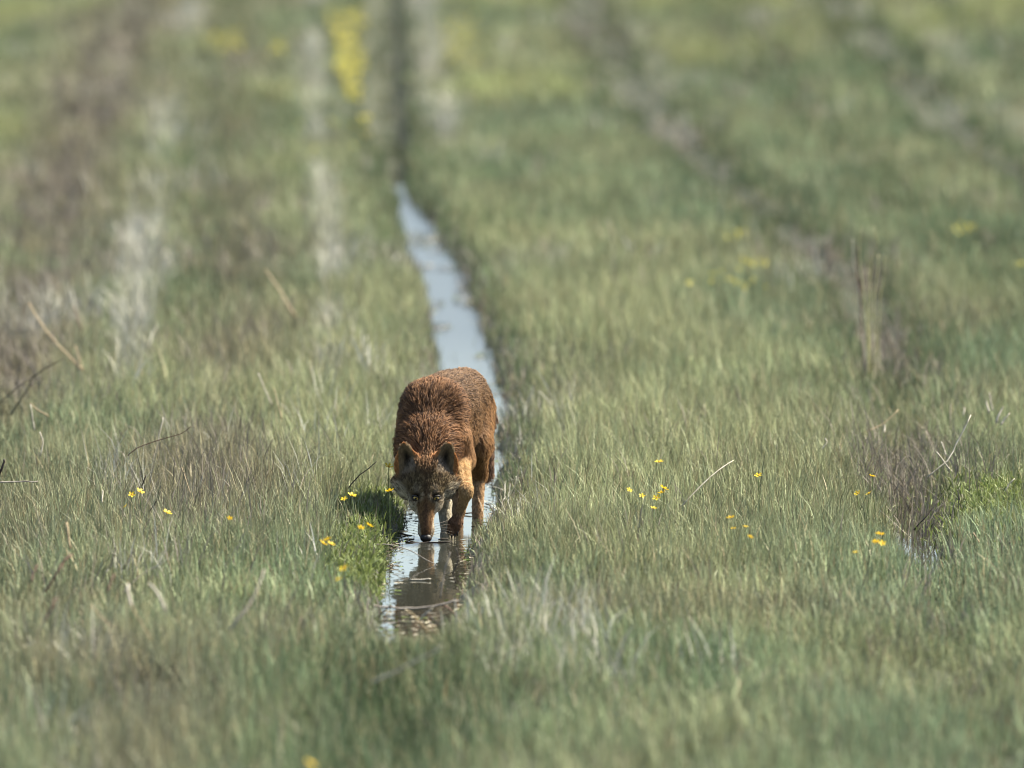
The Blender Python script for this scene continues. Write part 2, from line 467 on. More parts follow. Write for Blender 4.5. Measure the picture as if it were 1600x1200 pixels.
def build_grass():
    chunks = []
    rg = np.random.default_rng(22)
    for (y0, y1, dens, seg, fat) in BANDS:
        x, y, tu, nt_ = tufted(y0, y1, dens, rg, 9, .03)
        e1 = rut_edge(x, y, RUT); e2 = rut_edge(x, y, RUT2)
        wet1 = sstep(31.0, 31.9, y) * (1 - sstep(48, 55, y))
        wet2 = np.exp(-((y - 34.9) / 1.5) ** 2)
        u = rg.random(len(x))
        keep = ~((e1 < 0.0) & (u < (1 - .35 * (e1 > -.035)) * wet1 * (0.99 - .10 * sstep(38, 42, y) - .12 * sstep(46, 51, y)))) & ~((e2 < 0.0) & (u < 0.88 * wet2))
        keep &= ~((e1 < 0.05) & (rg.random(len(x)) < wet1 * 0.6))
        mat_zone = (np.abs(x + 0.50) < 0.10) & (y > 32.8) & (y < 35.8)        # flat green mat on the left bank
        keep &= ~(mat_zone & (rg.random(len(x)) < 0.6))
        keep &= ~((e1 < 0.02) & (y > 57) & (rg.random(len(x)) < 0.15))
        for T in (RUT2, RUT3, RUT4):
            keep &= ~((rut_edge(x, y, T) < 0.03) & (y > 38) & (rg.random(len(x)) < 0.55 * sstep(.25, .65, fbm(x * .7 + 3, y * .45, 555))))
        keep &= ~((np.hypot((x - 1.66) / .16, (y - 35.2) / .9) < 1) & (rg.random(len(x)) < .75))
        bare = fbm(x * 2.2, y * 1.4, 441)
        keep &= ~((bare < 0.36) & (rg.random(len(x)) < 0.45))
        x, y, e1, e2, tu = x[keep], y[keep], e1[keep], e2[keep], tu[keep]
        n = len(x)
        z = ground_z(x, y)
        tr = rg.random((nt_, 6))[tu]                       # what the blades of one tuft share
        h = rg.uniform(0.075, 0.165, n) * (0.72 + 0.55 * fbm(x * 0.9, y * 0.5, 41)) * (0.85 + 0.3 * tr[:, 0])
        wet1 = sstep(30.2, 31.6, y) * (1 - .5 * sstep(50, 58, y)); wet2 = np.exp(-((y - 34.9) / 1.6) ** 2)
        h *= 1 - wet1 * (.66 - .25 * sstep(36, 42, y)) * (1 - sstep(0.0, 0.28, e1))
        h *= 1 - .55 * sstep(44, 50, y) * (1 - sstep(-.02, .03, e1))
        for T in (RUT2, RUT3, RUT4): h *= 1 - .55 * sstep(38, 42, y) * (1 - sstep(-.03, .08, rut_edge(x, y, T))) * sstep(.2, .6, fbm(x * .7 + 3, y * .45, 555))
        h *= 1 - (.25 + .25 * wet2) * (1 - sstep(-0.02, 0.25, e2))
        h *= 1 + 0.4 * (rg.random(n) < 0.04)
        w = 0.0041 * fat * rg.uniform(0.6, 1.25, n)
        w = w * np.where(tr[:, 3] > .96, 1.5, 1.0)      # broad-leaved sedge tufts
        az = np.where(rg.random(n) < 0.5, tr[:, 1] * 6.283 + rg.normal(0, .6, n), rg.random(n) * 6.283)
        lean = np.abs(rg.normal(0, 0.14, n)) + 0.05 * tr[:, 2]
        bend = np.abs(rg.normal(0, 0.42, n)) + 0.8 * (rg.random(n) < .10)
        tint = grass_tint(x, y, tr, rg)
        tipc = np.array((0.42, 0.40, 0.20)) * rg.uniform(.7, 1.2, n)[:, None]
        basec = np.array((0.17, 0.15, 0.085)) * rg.uniform(.7, 1.2, n)[:, None]
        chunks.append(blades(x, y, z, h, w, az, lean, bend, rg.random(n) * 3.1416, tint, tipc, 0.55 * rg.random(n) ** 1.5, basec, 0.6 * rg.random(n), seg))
    return mass("marsh_grass", chunks, mat_grass, "dense green and olive marsh grass covering the whole field", "grass")


def build_dead():
    chunks = []
    rg = np.random.default_rng(32)
    for (y0, y1, dens, seg, fat) in BANDS:
        x, y, tu, nt_ = tufted(y0, y1, dens * .55, rg, 12, .045)
        tr = rg.random((nt_, 6))[tu]
        pale = np.clip(streak(x, y, PALE1, .075, 151, 1.3, None, .32) * (.25 + .75 * sstep(36, 48, y)) + streak(x, y, PALE2, .06, 161, 1.2, None, .32) * (.25 + .75 * sstep(36, 48, y))
                       + streak(x, y, PALE3, .08, 171, 1.3, (58, 99), .25) + 0.5 * sstep(0.70, 0.82, fbm(x * 1.6 + 7, y * 0.7, 181)), 0, 1)
        grey = np.clip(0.9 * np.exp(-(((x - 1.36) / .26) ** 2 + ((y - 36.9) / 1.1) ** 2)) + 0.6 * np.exp(-(((x + .97) / .25) ** 2 + ((y - 35.6) / 1.1) ** 2))
                       + 0.75 * streak(x, y, RUT4, .3, 191, 1, (39, 110), .1) + .25 * streak(x, y, BROWN1, .2, 201) + .3 * streak(x, y, RUT2, .2, 211, 1, (40, 100)), 0, 1)
        e1 = rut_edge(x, y, RUT)
        edge = 0.25 * np.exp(-(((e1 - .04) / .05) ** 2)) * sstep(31, 33, y)
        front = 0.35 * np.exp(-(((x + .30) / .20) ** 2 + ((y - 31.0) / .5) ** 2))
        is_pale = tr[:, 0] < pale * 0.55
        is_grey = (~is_pale) & (tr[:, 1] < np.clip(grey * 0.6 + edge + front + 0.018, 0, 1))
        keep = (is_pale | is_grey) & ~((e1 < 0.06 * (y > 50)) & (y > 32))
        x, y, is_pale, tr = x[keep], y[keep], is_pale[keep], tr[keep]
        n = len(x); z = np.maximum(ground_z(x, y), 0)
        h = rg.uniform(0.09, 0.24, n) * np.where(is_pale, 1.05, 0.95) * (.7 + .5 * tr[:, 2])
        h *= 0.4 + 0.6 * sstep(0.0, 0.25, rut_edge(x, y, RUT))
        w = 0.0046 * fat * rg.uniform(.6, 1.3, n)
        az = tr[:, 3] * 6.283 + rg.normal(0, .9, n)
        lean = np.abs(rg.normal(0.05, .28, n)); bend = np.abs(rg.normal(0, .8, n))
        tint = np.where(is_pale[:, None], PALE, np.array((0.175, 0.152, 0.122))) * (rg.uniform(0.6, 1.3, n) * (.7 + .6 * tr[:, 4]))[:, None]
        chunks.append(blades(x, y, z, h, w, az, lean, bend, rg.random(n) * 3.1416, tint, tint * 1.2, .3 * rg.random(n), tint, np.zeros(n), max(seg, 3)))
    return mass("dead_grass", chunks, mat_dead, "withered grey and straw-coloured grass in streaks along the ruts", "dead grass")


def build_leafy():
    rg = np.random.default_rng(42)
    a = np.stack([rg.uniform(-.68, -.36, 16000), rg.uniform(32.7, 36.2, 16000)], 1)
    wgt_ = np.exp(-((a[:, 0] + .50) / .085) ** 2) * sstep(.25, .5, fbm(a[:, 0] * 9, a[:, 1] * 5, 77) + .1)
    a = a[(rg.random(len(a)) < wgt_) & (rut_edge(a[:, 0], a[:, 1], RUT) > -0.01)]
    b = np.stack([rg.normal(1.68, .11, 6500), rg.normal(35.2, .55, 6500)], 1)
    P = np.concatenate([a, b]); x, y = P[:, 0], P[:, 1]; n = len(x)
    z = np.maximum(ground_z(x, y), 0.0) + rg.uniform(0, .075, n) ** 1.2 + np.where(x > 0, rg.uniform(0, .06, n), 0)
    tint = np.array((0.125, 0.16, 0.05)) * rg.uniform(0.5, 1.4, n)[:, None]
    tipc = np.array((0.26, 0.26, 0.06)) * np.ones((n, 1))
    ch = blades(x, y, z, rg.uniform(.018, .045, n), rg.uniform(.004, .008, n), rg.random(n) * 6.283, np.abs(rg.normal(.5, .4, n)), np.abs(rg.normal(.4, .5, n)),
                rg.random(n) * 3.1416, tint, tipc, .6 * rg.random(n), tint, np.zeros(n), 3)
    return mass("low_leafy_plants", [ch], mat_leaf, "bright green low leafy plants carpeting the wet rut edge", "ground cover")


#@@GRASS
build_grass()
build_dead()
build_leafy()


# ------------------------------------------------------------------ the wolf
WX, WY = -0.2865, 34.92          # nose tip meets the water here


class Field:
    """smooth union of simple solids on a grid, every solid evaluated only near itself"""
    def __init__(s, lo, hi, h):
        s.lo = np.array(lo, float); s.h = h
        s.n = np.ceil((np.array(hi) - s.lo) / h).astype(int) + 1
        s.F = np.full(s.n, 0.06, np.float32)
        s.prims = []

    def _box(s, lo, hi):
        a = np.maximum(0, np.floor((lo - s.lo) / s.h).astype(int)); b = np.minimum(s.n, np.ceil((hi - s.lo) / s.h).astype(int) + 1)
        sl = tuple(slice(a[i], b[i]) for i in range(3))
        g = np.meshgrid(*[s.lo[i] + s.h * np.arange(a[i], b[i]) for i in range(3)], indexing='ij')
        return sl, np.stack(g, -1).astype(np.float32)

    def add(s, fn, lo, hi, k, part, cut=False):
        pad = max(k, 0.02) + 0.02
        sl, P = s._box(np.array(lo) - pad, np.array(hi) + pad)
        d = fn(P); f = s.F[sl]
        if cut:
            hh = np.clip(0.5 - 0.5 * (f + d) / k, 0, 1)
            s.F[sl] = f * (1 - hh) - d * hh + k * hh * (1 - hh)
        else:
            hh = np.clip(0.5 + 0.5 * (d - f) / k, 0, 1)
            s.F[sl] = d * (1 - hh) + f * hh - k * hh * (1 - hh)
            s.prims.append((fn, part))


def ell_fn(c, r, M=None):
    c = np.array(c, np.float32); r = np.array(r, np.float32)
    Mi = None if M is None else np.array(M, np.float32)      # columns are axes

    def fn(P):
        q = P - c
        if Mi is not None: q = q @ Mi
        k0 = np.linalg.norm(q / r, axis=-1); k1 = np.linalg.norm(q / (r * r), axis=-1)
        return k0 * (k0 - 1) / np.maximum(k1, 1e-6)
    return fn


def cone_fn(a, b, ra, rb):
    a = np.array(a, np.float32); b = np.array(b, np.float32); ab = b - a; L2 = float(ab @ ab)

    def fn(P):
        t = np.clip(((P - a) @ ab) / L2, 0, 1)
        return np.linalg.norm(P - a - t[..., None] * ab, axis=-1) - (ra + (rb - ra) * t)
    return fn


def surface_nets(F, lo, h):
    S = F < 0
    nx, ny, nz = F.shape
    c = np.zeros((nx - 1, ny - 1, nz - 1), np.int8)
    for dx in (0, 1):
        for dy in (0, 1):
            for dz in (0, 1):
                c += S[dx:nx - 1 + dx, dy:ny - 1 + dy, dz:nz - 1 + dz]
    act = np.argwhere((c > 0) & (c < 8))
    idx = np.full(c.shape, -1, np.int32); idx[tuple(act.T)] = np.arange(len(act))
    acc = np.zeros((len(act), 3)); cnt = np.zeros(len(act))
    corners = [(a, b, d) for a in (0, 1) for b in (0, 1) for d in (0, 1)]
    for i, p in enumerate(corners):
        for q in corners[i + 1:]:
            if sum(abs(p[k] - q[k]) for k in range(3)) != 1: continue
            f0 = F[tuple((act + p).T)]; f1 = F[tuple((act + q).T)]
            mk = (f0 < 0) != (f1 < 0)
            t = np.where(mk, f0 / np.where(mk, f0 - f1, 1), 0)[:, None]
            acc += mk[:, None] * (np.array(p) + t * (np.array(q) - np.array(p))); cnt += mk
    V = lo + h * (act + acc / cnt[:, None])
    Q = []
    for ax in range(3):
        u, v = (ax + 1) % 3, (ax + 2) % 3
        s0 = [slice(None)] * 3; s1 = [slice(None)] * 3
        s0[ax] = slice(0, -1); s1[ax] = slice(1, None)
        ch = np.argwhere(S[tuple(s0)] != S[tuple(s1)])
        ok = (ch[:, u] > 0) & (ch[:, v] > 0) & (ch[:, u] < F.shape[u] - 1) & (ch[:, v] < F.shape[v] - 1)
        ch = ch[ok]
        inside = S[tuple(ch.T)]

        def cell(du, dv):
            k = ch.copy(); k[:, u] -= du; k[:, v] -= dv
            return idx[tuple(k.T)]
        q = np.stack([cell(1, 1), cell(0, 1), cell(0, 0), cell(1, 0)], 1)
        q[~inside] = q[~inside][:, ::-1]
        Q.append(q)
    return V, np.concatenate(Q)


# head frame: origin between the eyes, mv along the muzzle, uv out of the forehead
E0 = np.array((0, .062, .150)); mv = np.array((0, -.40, -.9165)); uv = np.array((0, -.9165, .40)); rv = np.array((1., 0, 0))
HM = np.stack([rv, uv, mv], 1)
def H(r, u, m): return E0 + r * rv + u * uv + m * mv


# parts: name -> (root colour, tip colour, hair length, lift, flow direction, dark guard-hair share)
AX = np.array((.225, .974, 0.0))
PARTS = {
    "cranium":  (srgb(78, 66, 48), srgb(134, 116, 86), .015, .38, -mv + .15 * uv, .55),
    "cheek":    (srgb(84, 72, 54), srgb(140, 122, 94), .036, .50, None, .45),
    "muzzle":   (srgb(112, 84, 56), srgb(148, 112, 76), .008, .3, -mv, .35),
    "jaw":      (srgb(235, 225, 208), srgb(250, 242, 230), .007, .25, -mv, .02),
    "ear":      (srgb(150, 100, 62), srgb(190, 134, 86), .007, .30, np.array((0, .3, 1.)), .18),
    "neck":     (srgb(86, 57, 35), srgb(138, 93, 55), .052, .60, np.array((0.04, .75, .45)), .38),
    "shoulder": (srgb(88, 59, 36), srgb(140, 95, 57), .048, .55, np.array((.15, .85, .0)), .36),
    "back":     (srgb(78, 54, 36), srgb(142, 106, 70), .050, .50, np.array((.22, .97, -.12)), .40),
    "flank":    (srgb(86, 60, 39), srgb(146, 106, 67), .044, .42, np.array((.2, .8, -.5)), .30),
    "belly":    (srgb(176, 140, 104), srgb(200, 166, 128), .034, .30, np.array((.1, .6, -.5)), .05),
    "chest":    (srgb(150, 100, 66), srgb(190, 140, 98), .036, .35, np.array((0, .1, -1.)), .10),
    "upper_fore": (srgb(108, 74, 46), srgb(164, 118, 74), .022, .32, np.array((0, .25, -1.)), .06),
    "fore":     (srgb(150, 108, 64), srgb(198, 154, 96), .014, .3, np.array((0, .2, -1.)), .05),
    "paw":      (srgb(104, 72, 46), srgb(130, 92, 60), .009, .2, np.array((0, -.4, -1.)), .12),
    "inner_fore": (srgb(172, 150, 114), srgb(192, 170, 132), .010, .2, np.array((0, .2, -1.)), .0),
    "thigh":    (srgb(106, 73, 44), srgb(160, 114, 68), .038, .36, np.array((.05, .35, -.95)), .14),
    "hind":     (srgb(146, 106, 66), srgb(192, 148, 98), .016, .3, np.array((0, .1, -1.)), .06),
    "tail":     (srgb(110, 80, 58), srgb(150, 112, 80), .045, .3, np.array((0.1, .3, -1.)), .4),
}
PN = list(PARTS)

fd = Field((-.20, -.06, -.10), (.36, 1.24, .60), .0035)


def ell(c, r, part, k=.03, M=None, cut=False):
    rr = max(r); c = np.array(c)
    ex = np.array([rr] * 3) if M is not None else np.array(r)
    fd.add(ell_fn(c, r, M), c - ex, c + ex, k, part, cut)


def cone(a, b, ra, rb, part, k=.03):
    a = np.array(a); b = np.array(b); rr = max(ra, rb)
    fd.add(cone_fn(a, b, ra, rb), np.minimum(a, b) - rr, np.maximum(a, b) + rr, k, part)


# trunk
ell((.022, .40, .350), (.073, .15, .142), "shoulder", .03)
ell((.056, .56, .352), (.082, .20, .136), "flank", .05)
ell((.065, .60, .425), (.066, .28, .070), "back", .05)
ell((.075, .68, .432), (.070, .22, .066), "back", .05)
ell((.096, .75, .362), (.078, .20, .124), "flank", .05)
ell((.120, .92, .380), (.072, .14, .115), "thigh", .05)
ell((.120, .90, .432), (.060, .15, .062), "back", .04)
ell((.050, .55, .275), (.055, .20, .070), "belly", .04)
ell((.015, .30, .290), (.060, .07, .090), "chest", .04)
ell((.018, .41, .440), (.060, .10, .052), "shoulder", .04)
# shoulder blades and upper arms
ell((.082, .345, .370), (.032, .075, .115), "shoulder", .035)
ell((-.034, .345, .370), (.032, .075, .115), "shoulder", .035)
cone((.100, .300, .330), (.122, .345, .250), .046, .038, "upper_fore", .03)
cone((-.045, .310, .330), (-.020, .350, .250), .044, .036, "upper_fore", .03)
# neck reaching down to the head
cone((.020, .385, .400), (.003, .240, .290), .086, .074, "neck", .05)
cone((.003, .240, .300), (0, .150, .215), .078, .066, "neck", .04)
# head
ell(H(0, -.040, -.070), (.062, .054, .080), "cranium", .03, HM)
ell(H(0, -.022, -.022), (.050, .032, .050), "cranium", .025, HM)
for s in (-1, 1):
    ell(H(s * .048, -.056, -.054), (.036, .036, .042), "cheek", .025, HM)
    ell(H(s * .079, -.064, -.070), (.020, .022, .022), "cheek", .025, HM)
    ell(H(s * .026, -.006, -.012), (.017, .011, .014), "cranium", .014, HM)
    ell(H(s * .035, -.040, .008), (.018, .020, .028), "cranium", .02, HM)
    ell(H(s * .010, -.035, .112), (.012, .015, .020), "muzzle", .010, HM)
cone(H(0, -.036, .004), H(0, -.032, .120), .036, .0165, "muzzle", .025)
cone(H(0, -.022, .008), H(0, -.021, .124), .017, .0105, "muzzle", .012)
cone(H(0, -.064, -.010), H(0, -.050, .100), .028, .010, "jaw", .012)
for s in (-1, 1):                                             # eye sockets
    ell(H(s * .0345, -.003, .003), (.0125, .0125, .0095), "cranium", .006, HM, cut=True)


def ear_fn(base, axis, front, L, W):
    base = np.array(base, np.float32)
    a = np.array(axis, np.float32); a /= np.linalg.norm(a)
    f = np.array(front, np.float32); f -= a * (f @ a); f /= np.linalg.norm(f)
    s = np.cross(a, f)

    def fn(P):
        q = P - base
        t = (q @ a) / L; x = q @ s; y = q @ f
        tc = np.clip(t, 0, 1)
        w = W * np.clip(1 - tc ** 1.75, 0, 1) ** 0.8 * (0.80 + 0.35 * np.sin(np.pi * np.clip(tc * .9 + .1, 0, 1)))
        xn = np.clip(x / np.maximum(w, .004), -1.2, 1.2)
        cup = -.026 * (1 - xn ** 2) * (1 - tc) ** .5
        sheet = np.abs(y - cup) - (.0052 - .0018 * tc)
        edge = (np.abs(x) - w) * .8
        return np.maximum(np.maximum(sheet * .75, edge), np.maximum((t - 1) * L, (-t - .1) * L)).astype(np.float32)
    return fn, a, f, s


EARS = []
for s in (-1, 1):
    base = H(s * .055, -.030, -.086); axis = (s * .20, -.06, .97); front = (s * .24, -.96, .05)
    fn, a_, f_, s_ = ear_fn(base, axis, front, .112, .047)
    tipp = base + a_ * .112
    fd.add(fn, np.minimum(base, tipp) - .05, np.maximum(base, tipp) + .05, .012, "ear")
    EARS.append((base, a_, f_, s_))
# left foreleg (picture right) swung forward, wrist bent, toes dipping into the water
cone((.114, .345, .255), (.134, .140, .165), .028, .0160, "fore", .03)
ell((.134, .136, .160), (.0205, .024, .028), "fore", .012)
cone((.133, .138, .152), (.112, .162, .088), .0170, .0130, "fore", .009)
cone((.112, .162, .088), (.098, .156, .050), .0160, .0210, "paw", .009)
for dx, dz in ((-.019, .010), (-.007, .0), (.007, .0), (.019, .010)):
    cone((.098 + dx * .7, .154, .050 + dz * .5), (.091 + dx * .75, .148, .018 + dz), .0115, .0080, "paw", .006)
# right foreleg planted, slanting in behind the muzzle
cone((-.020, .350, .250), (.058, .255, .110), .034, .0225, "inner_fore", .03)
cone((.058, .255, .110), (.072, .225, .0), .022, .019, "inner_fore", .015)
cone((.072, .225, .0), (.073, .200, -.055), .022, .026, "inner_fore", .015)
ell((.073, .185, -.062), (.028, .038, .020), "inner_fore", .015)
# hind legs
for (hip, knee, hock, foot, pt) in (((.152, .93, .370), (.158, .82, .265), (.172, .955, .150), (.168, .900, -.03), "hind"),
                                    ((.085, .95, .370), (.080, .84, .250), (.098, 1.06, .150), (.100, 1.02, -.03), "hind")):
    cone(hip, knee, .062, .046, "thigh", .05)
    cone(knee, hock, .044, .021, "thigh", .03)
    cone(hock, foot, .019, .0155, pt, .015)
    ell((foot[0], foot[1] - .03, -.055), (.028, .045, .020), pt, .02)
cone((.160, 1.03, .430), (.185, 1.12, .330), .030, .030, "tail", .03)
cone((.185, 1.12, .330), (.195, 1.15, .150), .030, .022, "tail", .03)

WV, WQ = surface_nets(fd.F, fd.lo, fd.h)
# relax the voxel steps a little
nbr = np.concatenate([WQ[:, [0, 1]], WQ[:, [1, 2]], WQ[:, [2, 3]], WQ[:, [3, 0]]])
nbr = np.concatenate([nbr, nbr[:, ::-1]])
deg = np.bincount(nbr[:, 0], minlength=len(WV))[:, None]
for it in range(3):
    A = np.zeros_like(WV)
    for k in range(3): A[:, k] = np.bincount(nbr[:, 0], WV[nbr[:, 1], k], minlength=len(WV))
    WV = WV * .5 + .5 * A / np.maximum(deg, 1)


def part_weights(P):
    W = np.zeros((len(P), len(PN)))
    for fn, part in fd.prims:
        d = fn(P.astype(np.float32))
        W[:, PN.index(part)] += np.exp(-np.clip(d, -.02, .2) / .007)
    return W / W.sum(1, keepdims=True)


def face_colour(P, c, hw):
    """markings that belong to the coat: dark nose bridge, light lips and cheek line, dark eye lines, ear insides"""
    q = (P - E0) @ HM
    r, u, mm = q[:, 0], q[:, 1], q[:, 2]
    c = c.copy()
    onface = hw

    def mixin(w, col):
        w = np.clip(w * onface, 0, 1)[:, None]
        c[:] = c * (1 - w) + np.array(col) * w
    ar = np.abs(r)
    mixin(.6 * np.exp(-(r / .010) ** 2) * sstep(-.09, .0, mm), srgb(74, 52, 42))                 # bridge
    mixin(.4 * sstep(.016, .028, ar) * sstep(.03, .06, mm) * (1 - sstep(.0, .02, u + .02)) * (u < -.034), srgb(250, 240, 225))   # lips, side of muzzle
    mixin(.3 * sstep(.035, .06, ar) * np.exp(-((mm - .045 + (ar - .03) * 1.25) / .014) ** 2) * (u < -.02), srgb(248, 238, 222))   # pale cheek border
    ratio = ar / np.maximum(.0385 - .165 * mm, .012)
    mixin(.6 * sstep(.78, .98, ratio) * sstep(.012, .03, mm), srgb(226, 210, 186))                 # pale sides of the muzzle
    mixin(.45 * sstep(.072, .086, ar + .5 * (mm + .06)) * sstep(-.06, -.045, mm) * (1 - sstep(.02, .04, mm)), srgb(206, 194, 172))   # pale lower cheek edge
    er = np.hypot((ar - .0345), (mm - .003) * 1.15)
    mixin(.55 * np.exp(-((er - .023) / .0055) ** 2) * (mm > -.002) * (u > -.05), srgb(214, 192, 164))   # lighter ring below the eye
    mixin(.95 * np.exp(-(er / .0165) ** 4), srgb(34, 26, 22))                                     # dark lids
    mixin(.8 * np.exp(-(((ar - .022) / .006) ** 2 + ((mm - .018) / .012) ** 2)), srgb(48, 36, 30))      # tear line
    mixin(.3 * np.exp(-(((ar - .030) / .012) ** 2 + ((mm + .022) / .010) ** 2)), srgb(196, 178, 156))   # light brow spot
    return c


def ear_inside(P):
    w = np.zeros(len(P)); dk = np.zeros(len(P))
    for base, a_, f_, s_ in EARS:
        q = P - base
        t = (q @ a_) / .112; y = q @ f_; x = q @ s_
        cup = -.026 * (1 - np.clip(x / .046, -1, 1) ** 2) * (1 - np.clip(t, 0, 1)) ** .5
        near = (t > .0) & (t < .88) & (np.abs(x) < .035 * (1 - .6 * np.clip(t, 0, 1) ** 2)) & (np.abs(y) < .05)
        ins = near & (y > cup)
        w = np.maximum(w, ins * 1.0)
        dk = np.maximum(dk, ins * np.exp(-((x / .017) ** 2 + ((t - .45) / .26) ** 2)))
    return w, dk


wolf = empty("wolf", (WX, WY, 0))
tag(wolf, "rufous brown wolf walking head down through the wet rut towards the viewer", "wolf")

# skin with the same coat colours underneath the hair
m, nt, out = new_mat("wolf_skin")
p = nt.nodes.new("ShaderNodeBsdfPrincipled"); p.inputs["Roughness"].default_value = .8; p.inputs["Specular IOR Level"].default_value = .15
at = nt.nodes.new("ShaderNodeAttribute"); at.attribute_name = "coat"
nt.links.new(at.outputs["Color"], p.inputs["Base Color"]); nt.links.new(p.outputs[0], out.inputs[0])
body = big_mesh("body", WV, WQ, m, parent=wolf)
PW = part_weights(WV)
root_c = np.array([PARTS[k][0] for k in PN]); tip_c = np.array([PARTS[k][1] for k in PN])
HEADP = [PN.index(k) for k in ('cranium', 'cheek', 'muzzle', 'jaw')]
vc = face_colour(WV, PW @ root_c, PW[:, HEADP].sum(1))
ei, edk = ear_inside(WV)
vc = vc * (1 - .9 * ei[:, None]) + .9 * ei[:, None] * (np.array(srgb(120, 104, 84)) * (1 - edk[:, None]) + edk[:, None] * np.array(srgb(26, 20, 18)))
ca = body.data.attributes.new("coat", 'FLOAT_COLOR', 'POINT')
ca.data.foreach_set("color", np.concatenate([vc * .75, np.ones((len(vc), 1))], 1).astype(np.float32).ravel())

FUR_K = 1.02
# ---- fur: hair strands rooted on the skin
rg = np.random.default_rng(77)
tri = np.concatenate([WQ[:, [0, 1, 2]], WQ[:, [0, 2, 3]]])
pa, pb, pc = WV[tri[:, 0]], WV[tri[:, 1]], WV[tri[:, 2]]
fn_ = np.cross(pb - pa, pc - pa); area = np.linalg.norm(fn_, axis=1) / 2
vn = np.zeros_like(WV)
for k in range(3):
    for j in range(3): vn[:, j] += np.bincount(tri[:, k], fn_[:, j], minlength=len(WV))
vn /= np.maximum(np.linalg.norm(vn, axis=1, keepdims=True), 1e-9)
len_part = np.array([PARTS[k][2] for k in PN])
vlen = PW @ len_part
wgt = area * np.clip((.03 / np.maximum(vlen[tri[:, 0]], .004)) ** .9, .7, 4.0)
NH = 125000
pick = rg.choice(len(tri), NH, p=wgt / wgt.sum())
b1 = rg.random(NH); b2 = rg.random(NH); fl = b1 + b2 > 1; b1[fl] = 1 - b1[fl]; b2[fl] = 1 - b2[fl]
t3 = tri[pick]
def bary(A): return A[t3[:, 0]] * (1 - b1 - b2)[:, None] + A[t3[:, 1]] * b1[:, None] + A[t3[:, 2]] * b2[:, None]
roots = bary(WV); nrm = bary(vn); nrm /= np.maximum(np.linalg.norm(nrm, axis=1, keepdims=True), 1e-9)
W = bary(PW)
flow_part = np.array([(PARTS[k][4] if PARTS[k][4] is not None else np.zeros(3)) for k in PN], float)
flow = W @ flow_part
q = (roots - E0) @ HM
ck = W[:, PN.index("cheek")]
cheek_flow = np.stack([np.sign(q[:, 0]) * 1.1, np.full(NH, .1), np.full(NH, -.35)], 1) @ HM.T
flow += ck[:, None] * cheek_flow
# neck hair fans out sideways from the midline
nk = W[:, PN.index("neck")]
flow[:, 0] += nk * np.clip((roots[:, 0] - .005) / .08, -1, 1) * .55
flow[:, 2] -= nk * np.clip(np.abs(roots[:, 0] - .005) / .09, 0, 1) * .7
flow += rg.normal(0, .10, flow.shape)
tang = flow - nrm * (flow * nrm).sum(1, keepdims=True)
tang /= np.maximum(np.linalg.norm(tang, axis=1, keepdims=True), 1e-6)
length = (W @ len_part) * rg.uniform(.6, 1.15, NH)
lift = W @ np.array([PARTS[k][3] for k in PN])
# shorter hair round the eyes and nose, and in the ears
er = np.hypot(np.abs(q[:, 0]) - .0345, q[:, 2] - .003)
headm = (roots[:, 1] < .25) & (q[:, 2] > -.13)
length = np.where(headm & (er < .018) & (q[:, 1] > -.05), length * .18, length)
length = np.where(headm & (q[:, 2] > .125), length * .5, length)
ei, edk = ear_inside(roots)
length = np.where(ei > 0, .016, length)
dark_p = W @ np.array([PARTS[k][5] for k in PN])
# clumps: locks of hair lean together
NC = 12000
cid = rg.choice(NH, NC, replace=False)
kd = kdtree.KDTree(NC)
for i, k in enumerate(cid): kd.insert(roots[k], i)
kd.balance()
own = np.fromiter((kd.find(r_)[1] for r_ in roots), np.int64, NH)
ctip = roots[cid] + (tang[cid] * .9 + nrm[cid] * lift[cid][:, None] * .6) * (length[cid] * rg.uniform(.8, 1.15, NC))[:, None]
NPT = 5
pts = np.zeros((NH, NPT, 3))
ts = np.linspace(0, 1, NPT)
for j, t in enumerate(ts):
    out_ = lift * (1.5 * t - .9 * t * t)
    pts[:, j] = roots + length[:, None] * (tang * (t * .95)[..., None] if np.ndim(t) else tang * (t * .95)) + nrm * (length * out_)[:, None]
    pts[:, j, 2] -= length * .12 * t * t
    pull = .55 * t ** 1.5 * (W @ (len_part > .02))
    pts[:, j] += pull[:, None] * (ctip[own] - pts[:, -1] if False else 0)
tipfree = pts[:, -1].copy()
delta = ctip[own] - tipfree
dl = np.linalg.norm(delta, axis=1); okc = np.clip(1 - dl / .05, 0, 1)
for j, t in enumerate(ts):
    pts[:, j] += (.5 * t ** 1.6 * okc)[:, None] * delta
pts[:, 1:] += rg.normal(0, 1, (NH, NPT - 1, 3)) * (length * .03)[:, None, None]

# strand colours: root, banded middle, light or black tip
hw_ = W[:, HEADP].sum(1)
cr = face_colour(roots, W @ root_c, hw_); ct = face_colour(roots, W @ tip_c, hw_)
cv = rg.uniform(.72, 1.26, NC)[own][:, None] * rg.uniform(.92, 1.08, NH)[:, None]
patch = (fbm(roots[:, 1] * 14 + roots[:, 0] * 6, roots[:, 2] * 14, 301) - .5)[:, None]
cr = cr * cv * (1 + .5 * patch); ct = ct * cv * (1 + .6 * patch)
clump_dark = (rg.random(NC) < .5)[own]
isdark = rg.random(NH) < dark_p * np.where(clump_dark, 1.75, .25)
ew = ei[:, None]
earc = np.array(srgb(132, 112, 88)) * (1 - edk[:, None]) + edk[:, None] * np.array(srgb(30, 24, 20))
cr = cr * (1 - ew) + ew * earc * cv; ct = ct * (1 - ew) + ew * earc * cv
isdark &= ei == 0
hc = np.zeros((NH, NPT, 3))
